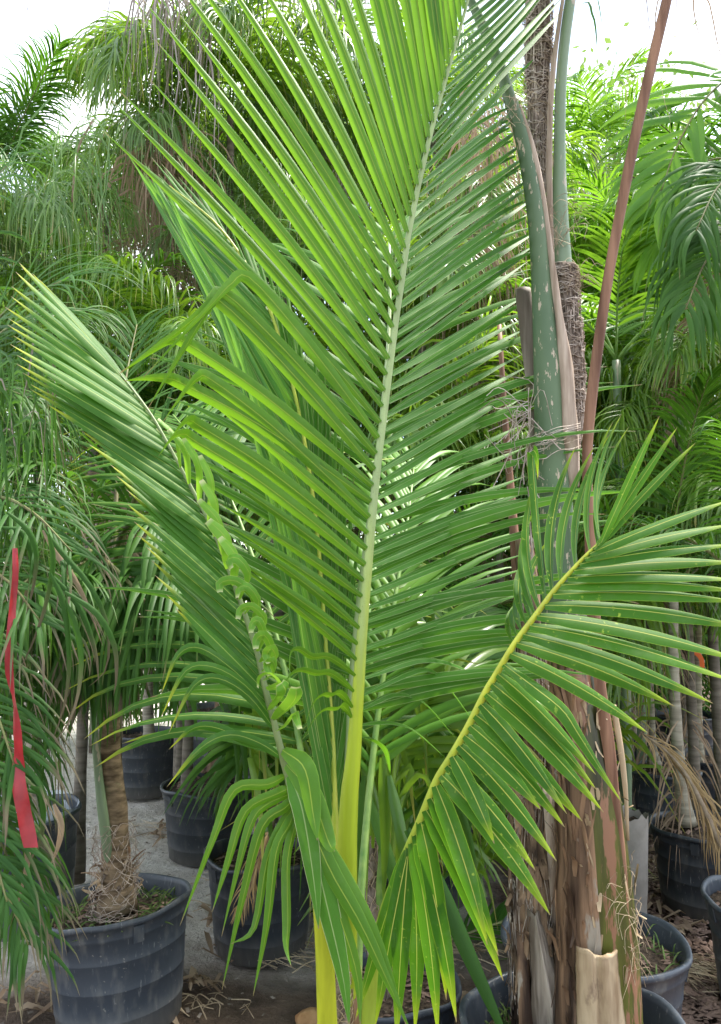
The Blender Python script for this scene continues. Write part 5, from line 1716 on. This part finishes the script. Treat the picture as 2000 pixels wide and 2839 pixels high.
# dead frond drooping over the mulch on the right
def dead_frond():
    base = W(2060, 2480, 3.3)
    root = empty('dead_frond', base, 'dry straw coloured frond drooping across the potted palms at the right', 'dead frond')
    path = catmull([W(1775, 2030, 3.7), W(1850, 2085, 3.6), W(1910, 2160, 3.5), W(1965, 2270, 3.4), W(2060, 2480, 3.3)], 16)
    mb = MB()
    mb.tube(path, [.004 + .0007 * i for i in range(17)], 6)
    mb.build('rachis', M['rachis_dead'], root, base)
    mb = MB()
    r2 = random.Random(3)
    leaflets_along(mb, path, 48, .30, r2, a0=14, a1=10, up=Vector((0, -.7, .7)), droop=1.6, width=.008, vee=.2, t0=.02, K=7, jit=.5)
    mb.build('leaflets', M['golden'], root, base, kind='stuff')


dead_frond()


def golden_tuft():
    rnd = random.Random(44)
    base = W(700, 2440, 3.0)
    root = empty('dead_frond', base, 'golden dry tuft of thin leaflets hanging in front of the dark pot by the coconut', 'dead frond')
    path = catmull([W(752, 2290, 3.05), W(728, 2350, 3.0), W(700, 2430, 2.98), W(665, 2520, 2.97)], 10)
    mb = MB()
    mb.tube(path, [.004 - .0002 * i for i in range(11)], 5)
    mb.build('rachis', M['rachis_dead'], root, base)
    mb = MB()
    leaflets_along(mb, path, 34, .14, rnd, a0=30, a1=14, up=Vector((0, -1, .2)), droop=1.2, width=.006, t0=.1, jit=.5, plume=.4)
    mb.build('leaflets', M['golden'], root, base, kind='stuff')


golden_tuft()

# ------------------------------------------------------------------ palms further back
PALMS = [
    # px, py, d, key, n, scale, dead, deadkey, label, extra
    (640, 300, 5.2, 'queen', 9, .85, 1, 'dead_grey', 'tall feathery palm arching over at the upper left with hanging leaflets', {'spread': (1, 5)}),
    (480, 560, 5.4, 'grey', 6, .7, 4, 'dead', 'palm with a skirt of pinkish brown dead fronds left of the centre', {}),
    (-10, 470, 5.4, 'dark', 7, .75, 0, 'dead', 'upright dark palm fanning into the sky at the top left corner', {'spread': (0, 2)}),
    (-60, 760, 4.6, 'grey', 8, .75, 1, 'dead', 'pale grey green palm at the left edge below the sky', {}),
    (330, 880, 4.8, 'bright', 7, .6, 0, 'dead', 'lime green palm showing between the left frond and the dead skirts', {'spread': (1, 5)}),
    (900, 400, 6.0, 'grey', 8, .8, 2, 'dead_grey', 'grey green palm behind the upper left leaflets of the central frond', {}),
    (1200, 330, 6.2, 'queen', 7, .7, 2, 'dead_grey', 'palm behind the top of the central frond', {}),
    (1330, 640, 5.4, 'queen', 6, .65, 5, 'dead', 'palm with shaggy brown dead skirt just left of the thick green stem', {}),
    (800, 820, 5.2, 'grey', 8, .75, 1, 'dead', 'dense palm behind the middle leaflets of the central frond', {}),
    (1170, 950, 5.0, 'queen', 8, .7, 2, 'dead', 'palm filling the gap right of the central rachis', {}),
    (560, 1060, 4.5, 'queen', 8, .65, 0, 'dead', 'green palm behind the bent leaflets on the left', {}),
    (1650, 400, 7.0, 'bright', 7, .75, 0, 'dead', 'yellow green palm right of the pale petiole', {}),
    (2030, 620, 4.0, 'dark', 9, .62, 1, 'dead', 'dense blue green palm at the right edge', {'spread': (1, 5)}),
    (1740, 860, 5.8, 'bright', 9, .75, 0, 'dead', 'bright palm between the bare red stalk and the blue green palm', {}),
    (1880, 1140, 4.8, 'queen', 8, .65, 1, 'dead', 'palm behind the spotted frond at the right', {}),
    (1450, 1000, 6.2, 'bright', 8, .75, 0, 'dead', 'bright palm far behind the thick green stem', {}),
    (1220, 1330, 4.6, 'queen', 8, .65, 2, 'dead', 'narrow leaved palm behind the lower right leaflets of the central frond', {}),
    (760, 1330, 4.3, 'dark', 8, .65, 0, 'dead', 'dark palm behind the clipped frond', {}),
    (260, 1230, 4.2, 'dark', 7, .65, 1, 'dead', 'dark palm behind the long leaflets of the leaning frond', {}),
    (520, 1450, 5.0, 'queen', 5, .65, 0, 'dead', 'mid green palm low behind the leaning frond', {}),
    (1380, 1480, 4.8, 'dark', 7, .65, 2, 'dead', 'shaded palm left of the twin trunks', {}),
    (1620, 1200, 5.4, 'queen', 8, .7, 0, 'dead', 'mid green palm between the thick stem and the spotted frond', {}),
    (1720, 1470, 5.0, 'queen', 7, .65, 1, 'dead', 'narrow leaved palm behind the spotted frond above the pots', {}),
    (1960, 1450, 4.4, 'queen', 7, .6, 0, 'dead', 'palm behind the spotted frond at the right margin', {}),
    (120, 960, 6.4, 'queen', 7, .8, 2, 'dead', 'far palm between the left edge and the lime green palm', {}),
    (980, 1150, 6.6, 'queen', 8, .8, 2, 'dead', 'far palm in the deep middle behind the central rachis', {}),
    (700, 640, 7.4, 'queen', 8, .9, 2, 'dead', 'far palm behind the young folded frond', {}),
    (300, 600, 7.2, 'grey', 8, .85, 1, 'dead_grey', 'far grey palm behind the hanging strands at the left', {}),
    (1080, 560, 7.6, 'queen', 8, .9, 2, 'dead', 'far palm behind the upper part of the central rachis', {}),
    (60, 1120, 5.6, 'dark', 8, .75, 1, 'dead', 'far dark palm low at the left margin', {}),
    (420, 1150, 6.8, 'queen', 8, .8, 1, 'dead', 'far palm behind the tips of the bent leaflets', {}),
    (1560, 760, 8.0, 'bright', 8, .85, 0, 'dead', 'far bright palm behind the fibre wrapped core', {}),
    (1920, 860, 6.4, 'queen', 8, .8, 0, 'dead', 'far palm behind the blue green palm', {}),
    (1300, 1120, 6.8, 'queen', 8, .8, 1, 'dead', 'far palm behind the right leaflet tips', {}),
]
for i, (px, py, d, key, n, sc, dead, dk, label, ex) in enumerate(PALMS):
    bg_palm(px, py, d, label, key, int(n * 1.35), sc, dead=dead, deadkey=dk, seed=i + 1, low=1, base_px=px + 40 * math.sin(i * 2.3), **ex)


def upper_right_palm():
    base = at_ground(2230, 3.6)
    root = empty('palm_tree', base, 'broad leaved light green palm reaching in from the upper right', 'palm tree', 'palms in the background')
    mb = MB()
    mb.tube(catmull([base, base + Vector((-.02, 0, 1.2)), W(2200, 700, 3.6)], 12), [.05 - .0015 * i for i in range(13)], 10)
    mb.build('trunk', M['green_stem_clean'], root, base)
    for k, (pts, n, ll, mat, w, dr) in enumerate((([(2200, 700, 3.6), (2160, 350, 3.5), (2060, 210, 3.45), (1960, 270, 3.4), (1880, 400, 3.38), (1830, 540, 3.36)], 17, .52, 'bright', .04, .6),
                                                  ([(2200, 720, 3.6), (2120, 520, 3.6), (2010, 440, 3.6), (1910, 480, 3.6), (1830, 580, 3.6)], 17, .5, 'bright', .036, .9),
                                                  ([(2200, 740, 3.6), (2130, 620, 3.8), (2020, 560, 4.0), (1900, 590, 4.1), (1800, 680, 4.2)], 18, .55, 'bright', .034, .9),
                                                  ([(2200, 720, 3.6), (2120, 540, 3.4), (2060, 480, 3.2), (1990, 520, 3.1), (1930, 640, 3.0)], 34, .5, 'dark', .02, 3.0),
                                                  ([(2200, 740, 3.6), (2120, 660, 3.4), (2040, 640, 3.2), (1960, 720, 3.1), (1900, 860, 3.0)], 36, .5, 'dark', .02, 3.2))):
        traced_frond(root, base, pts, n, ll, w, mat, 'rachis_dark', 1300 + k, Vector((0, -.75, .6)), a0=62, a1=30, droop=dr, t0=.3, r0=5, d=3.5, prof=leaf_prof, jit=.3)


upper_right_palm()


# thin pale green cane trunks on the right, beyond the spotted frond
def cane(px, y0, y1, d, r, label, seed):
    rnd = random.Random(seed)
    base = at_ground(px, d)
    root = empty('palm_tree', base, label, 'palm tree', 'palms in the background')
    mb = MB()
    top = W(px + rnd.uniform(-30, 30), y1, d)
    path = catmull([base, base.lerp(top, .5) + Vector((rnd.uniform(-.03, .03), 0, 0)), top], 18)
    mb.tube(path, [r * (1.06 if i % 3 == 0 else 1) * (1 - .3 * i / 18) for i in range(19)], 10)
    mb.build('trunk', M['green_stem_clean'], root, base)
    for i in range(6):
        put_frond(root, 'bright', rnd.randrange(0, 4), top - base, i * 1.05 + rnd.random(), R(rnd.uniform(-8, 8)), .8)


cane(1715, 2100, 1000, 4.6, .035, 'cane palm with smooth pale green trunk right of the twin trunks', 301)
cane(1760, 2100, 900, 5.6, .035, 'cane palm with yellowish trunk behind the spotted frond', 302)


# hanging dry leaflets from fronds above the frame
def hanging(name, label, spots, d, mat, w, n, spread_px, seed):
    rnd = random.Random(seed)
    p0 = W(spots[0][0], spots[0][1], d)
    root = empty(name, p0, label, 'dead frond', 'dead fronds hanging from above')
    path = catmull([W(x, y, d) for x, y in spots], 10)
    mb = MB()
    mb.tube(path, .006, 6)
    mb.build('rachis', M['rachis_dead'], root, p0)
    mb = MB()
    for _ in range(n):
        k = rnd.randrange(10)
        p = path[k].lerp(path[k + 1], rnd.random()) + Vector((rnd.gauss(0, .02), rnd.gauss(0, .12), rnd.gauss(0, .12)))
        L = px2m(rnd.uniform(.25, 1) ** .8 * spread_px, d)
        pts = [p]
        a = rnd.uniform(0, 6.28)
        v = Vector((math.cos(a), math.sin(a), rnd.uniform(-.3, .8))).normalized()
        K = 9
        for j in range(K):
            v = (v + Vector((rnd.gauss(0, .22), rnd.gauss(0, .22), -.75 if j < 3 else -1.3))).normalized()
            pts.append(pts[-1] + v * (L / K))
        mb.strip(pts, w * rnd.uniform(.4, 1.2), Vector((rnd.uniform(-.6, .6), -1, 0)).normalized(), fold=.4, tint=rnd.random(), prof=thin_prof, twist=rnd.uniform(-2.5, 2.5))
    mb.build('leaflets', M[mat], root, p0, kind='stuff')


hanging('dead_frond', 'dead frond of dark thin leaflets hanging into the sky at the top left corner', [(40, -190), (110, -230), (190, -170)], 4.0, 'dead_grey', .010, 30, 420, 1)
hanging('dead_frond', 'curtain of grey dead leaflets hanging at the top left of the central frond', [(420, -60), (470, -120), (540, -30)], 4.4, 'dead_grey', .013, 110, 640, 2)
hanging('dead_frond', 'grey dead leaflets hanging between the top left leaflets of the central frond', [(700, -160), (860, -220), (1010, -150)], 5.0, 'dead_grey', .011, 70, 560, 3)
hanging('dead_frond', 'few thin brown strands hanging at the top right corner', [(1840, -130), (1900, -150), (1960, -120)], 2.6, 'dead', .006, 9, 620, 4)
hanging('dead_frond', 'single dark strand hanging beside the pale petiole', [(1640, -120), (1650, -130), (1660, -120)], 2.8, 'dark', .012, 3, 420, 5)
hanging('dead_frond', 'pinkish brown dead skirt of leaflets left of the central frond', [(400, 470), (460, 400), (550, 460)], 4.9, 'dead', .014, 150, 560, 6)
hanging('dead_frond', 'upper shag of pale brown leaflets left of the thick green stem', [(1270, 430), (1330, 340), (1400, 400)], 4.6, 'dead', .013, 110, 480, 7)
hanging('dead_frond', 'lower shag of brown leaflets left of the thick green stem', [(1280, 700), (1340, 640), (1400, 690)], 4.6, 'dead', .013, 110, 560, 9)
hanging('dead_frond', 'tangled grey strands hanging in front of the arching palm at the left', [(200, 560), (215, 420), (260, 330)], 4.0, 'grey_green', .011, 60, 560, 8)


# ------------------------------------------------------------------ broadleaf trees behind on the right
def leafy_tree(px, py, d, rx, rz, label, seed, n=2600):
    rnd = random.Random(seed)
    base = at_ground(px, d)
    root = empty('tree', base, label, 'tree', 'broadleaf trees behind the palms')
    c = W(px, py, d) - base
    mb = MB()
    mb.tube(catmull([Vector((0, 0, 0)), Vector((c.x * .5 + .1, 0, c.z * .4)), Vector((c.x, 0, c.z))], 12), [.12 - .008 * i for i in range(13)], 8, wob=.1)
    clumps = []
    for _ in range(26):
        v = Vector((rnd.gauss(0, 1), rnd.gauss(0, 1), rnd.gauss(0, 1))).normalized() * rnd.uniform(.45, 1)
        q = c + Vector((v.x * rx, v.y * rx, v.z * rz))
        clumps.append(q)
        mb.tube(catmull([c + Vector((0, 0, -rz * .8)), (c + q) / 2 + Vector((0, 0, -.2)), q], 5), [.03, .024, .018, .012, .008, .004], 5)
    mb.build('trunk', M['grey_trunk'], root)
    mb = MB()
    for _ in range(n):
        q = rnd.choice(clumps)
        p = q + Vector((rnd.gauss(0, .22), rnd.gauss(0, .22), rnd.gauss(0, .16))) * rx * .9
        dv = Vector((rnd.gauss(0, 1), rnd.gauss(0, 1), rnd.gauss(-.2, .7))).normalized()
        L = rnd.uniform(.05, .10) * d / 9
        mb.strip([p, p + dv * L * .5, p + dv * L], L * .5, Vector((rnd.gauss(0, .6), rnd.gauss(0, .6), 1)).normalized(), fold=.2, prof=lambda t: .3 + math.sin(math.pi * t) if t < .99 else .1, tint=rnd.random())
    mb.build('crown', M['tree_leaf'], root)


M['tree_leaf'] = leaf_mat('tree_leaf', (0.05, 0.10, 0.025), (0.16, 0.22, 0.06), (0.25, 0.38, 0.08), tf=.4, rough=.5, veins=False)
leafy_tree(1680, 430, 11, 1.5, 1.5, 'airy olive green tree behind the palms at the upper right', 1)
leafy_tree(1850, 640, 13, 2.0, 1.4, 'far tree low behind the blue green palm', 2)
leafy_tree(1480, 700, 13, 2.2, 1.6, 'far tree behind the thick green stem', 3)


# low undergrowth closing the view under the crowns
def undergrowth():
    rnd = random.Random(17)
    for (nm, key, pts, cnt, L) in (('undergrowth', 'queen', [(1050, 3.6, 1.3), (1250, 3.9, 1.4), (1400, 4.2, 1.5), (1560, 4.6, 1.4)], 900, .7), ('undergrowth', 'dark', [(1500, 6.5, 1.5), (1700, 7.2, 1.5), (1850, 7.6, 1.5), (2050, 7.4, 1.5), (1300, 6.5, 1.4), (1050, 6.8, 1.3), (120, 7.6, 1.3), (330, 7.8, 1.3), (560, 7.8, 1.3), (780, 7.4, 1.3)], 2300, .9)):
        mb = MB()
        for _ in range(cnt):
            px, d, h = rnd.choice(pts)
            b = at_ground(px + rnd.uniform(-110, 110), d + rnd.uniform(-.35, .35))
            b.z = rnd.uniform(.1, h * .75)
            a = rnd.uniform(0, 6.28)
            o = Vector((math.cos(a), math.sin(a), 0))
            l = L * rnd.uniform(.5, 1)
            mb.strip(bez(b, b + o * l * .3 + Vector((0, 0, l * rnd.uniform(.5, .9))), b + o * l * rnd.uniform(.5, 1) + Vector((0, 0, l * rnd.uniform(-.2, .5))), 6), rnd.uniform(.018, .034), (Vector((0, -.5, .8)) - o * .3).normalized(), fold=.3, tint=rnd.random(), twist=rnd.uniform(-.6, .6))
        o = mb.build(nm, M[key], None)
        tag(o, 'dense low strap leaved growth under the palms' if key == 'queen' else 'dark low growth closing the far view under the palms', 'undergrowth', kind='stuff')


undergrowth()


def far_mass():
    """The wall of far palms that reads as one mass behind the ones that can be told apart."""
    rnd = random.Random(77)
    sky = [(-300, 520), (0, 500), (170, 420), (300, 300), (450, 240), (900, 200), (1300, 220), (1500, 260), (1620, 400), (1800, 520), (2000, 560), (2300, 560)]
    for key, cnt in (('queen', 4600), ('grey_green', 2600), ('bright', 3600), ('dead', 1700)):
        mb = MB()
        for _ in range(cnt):
            px = rnd.uniform(-250, 2250)
            if key == 'bright' and px < 1300 and rnd.random() < .6:
                px = rnd.uniform(1300, 2250)
            d = rnd.uniform(6.6, 9.6)
            top = interp(sky, px) + 130
            b = W(px, top + (1750 - top) * rnd.random() ** 1.1, d)
            b.z = max(b.z, .3)
            a = rnd.uniform(0, 6.28)
            o = Vector((math.cos(a), math.sin(a) * .5, 0))
            l = rnd.uniform(.7, 1.5)
            mb.strip(bez(b, b + o * l * .35 + Vector((0, 0, l * rnd.uniform(.1, .45))), b + o * l * rnd.uniform(.3, .7) + Vector((0, 0, -l * rnd.uniform(.1, .8))), 6), rnd.uniform(.02, .042), Vector((rnd.gauss(0, .4), -.7, .6)).normalized(), fold=.35, tint=rnd.random(), prof=thin_prof, twist=rnd.uniform(-1, 1))
        o = mb.build('far_palm_thicket', M[key], None)
        tag(o, {'queen': 'far green palm thicket closing the view', 'grey_green': 'greyish part of the far palm thicket', 'bright': 'yellow green part of the far thicket', 'dead': 'dry leaves caught in the far thicket'}[key], 'thicket', kind='stuff')


far_mass()


# ------------------------------------------------------------------ litter on the ground
def litter():
    rnd = random.Random(23)
    mb = MB()
    for _ in range(9000):
        d = 2.0 + 5.0 * rnd.random() ** 1.5
        px = rnd.uniform(1640, 2100)
        p = at_ground(px, d)
        if p.x < .55 + .2 * rnd.random():
            continue
        p.z = .012 + .012 * rnd.random()
        chip(mb, p, rnd, rnd.uniform(.010, .03))
    o = mb.build('bark_mulch', M['chips'], None, smooth=False)
    tag(o, 'brown bark mulch covering the ground at the right', 'mulch', kind='stuff')
    mb = MB()
    for _ in range(1500):
        d = 2.2 + 5.0 * rnd.random()
        p = at_ground(rnd.uniform(0, 1300), d)
        p.z = .01
        chip(mb, p, rnd, rnd.uniform(.004, .013))
    o = mb.build('pebbles', M['clod'], None, smooth=False)
    tag(o, 'small clods and chips scattered over the sandy soil', 'clods', kind='stuff')
    mb = MB()
    def straw(x, y, n, sp, L):
        for _ in range(n):
            c = G(x + rnd.gauss(0, sp), y + rnd.gauss(0, sp * .35))
            c.z = .012
            a = rnd.gauss(2.6, .5)
            v = Vector((math.cos(a), math.sin(a), 0)) * L * rnd.uniform(.4, 1)
            mb.tube(catmull([c - v * .5 + Vector((0, 0, .004)), c + Vector((rnd.gauss(0, .02), rnd.gauss(0, .02), .02)), c + v * .5], 6), .0016 * rnd.uniform(.6, 1.8), 4, cap=False, tint=rnd.random())
    straw(790, 2660, 26, 50, .35)
    straw(420, 2330, 14, 60, .5)
    straw(700, 2560, 40, 160, .16)
    straw(1880, 2700, 110, 60, .3)
    straw(1850, 2450, 40, 70, .2)
    straw(560, 2790, 20, 60, .12)
    straw(1250, 2640, 40, 70, .3)
    straw(620, 2450, 30, 60, .2)
    o = mb.build('straw', M['straw'], None)
    tag(o, 'dry straw and leaf ribs strewn on the ground', 'straw', kind='stuff')
    # crumpled dead leaves
    mb = MB()
    for (x, y, n, sp) in ((545, 2740, 14, 22), (430, 2820, 6, 40), (640, 2600, 20, 90), (1800, 2600, 60, 90), (460, 2310, 14, 30), (60, 2780, 20, 60), (1200, 2760, 26, 60), (1870, 2380, 40, 60)):
        for _ in range(n):
            c = G(x + rnd.gauss(0, sp), y + rnd.gauss(0, sp * .5))
            c.z = .02
            a = rnd.uniform(0, 6.28)
            v = Vector((math.cos(a), math.sin(a), rnd.uniform(0, .3))) * rnd.uniform(.03, .07)
            mb.strip([c - v, c + Vector((0, 0, .012)), c + v * .6 + Vector((0, 0, .02)), c + v], rnd.uniform(.015, .035), Vector((0, 0, 1)), fold=rnd.uniform(-.5, .5), prof=lambda t: .3 + .7 * math.sin(3.1 * t), tint=rnd.random(), twist=rnd.uniform(-1, 1))
    o = mb.build('dead_leaves', M['dead'], None)
    tag(o, 'curled dead leaves lying on the soil', 'dead leaves', kind='stuff')
    # cut green fronds lying behind the seedling
    for k, (x, y, az) in enumerate(((1240, 2560, 2.9), (1330, 2620, 2.5), (1200, 2660, .4))):
        c = G(x, y)
        root = empty('fallen_frond', c, ('cut dark frond lying flat behind the seedling', 'cut frond lying nearest the thick trunks', 'cut frond lying across the bare soil behind the stalks')[k], 'fallen frond', 'cut fronds on the ground')
        path = [Vector((math.cos(az) * t, math.sin(az) * t, .05 + .05 * math.sin(t * 3))) for t in (i * .08 for i in range(12))]
        a = MB()
        a.tube(path, .006, 6)
        a.build('rachis', M['rachis_dark'], root)
        b = MB()
        leaflets_along(b, path, 30, .4, rnd, a0=50, a1=20, up=Vector((0, 0, 1)), droop=.25, width=.022, vee=.05)
        b.build('leaflets', M['dark'], root, kind='stuff')
    # brown husk fragment by the yellow stalk
    mb = MB()
    c = G(868, 2845)
    V, F = [], []
    for i in range(9):
        for j in range(14):
            th, ph = math.pi * i / 8, 2 * math.pi * j / 14
            v = Vector((math.sin(th) * math.cos(ph) * .06, math.sin(th) * math.sin(ph) * .045, math.cos(th) * .035))
            v *= 1 + .35 * noise.noise(v * 28)
            V.append(c + v + Vector((0, 0, .02)))
    for i in range(8):
        for j in range(14):
            F.append((i * 14 + j, i * 14 + (j + 1) % 14, (i + 1) * 14 + (j + 1) % 14, (i + 1) * 14 + j))
    mb.add(V, F)
    o = mb.build('coconut_husk', M['husk'], None)
    tag(o, 'orange brown husk fragment on the soil by the yellow stalk', 'husk')


litter()
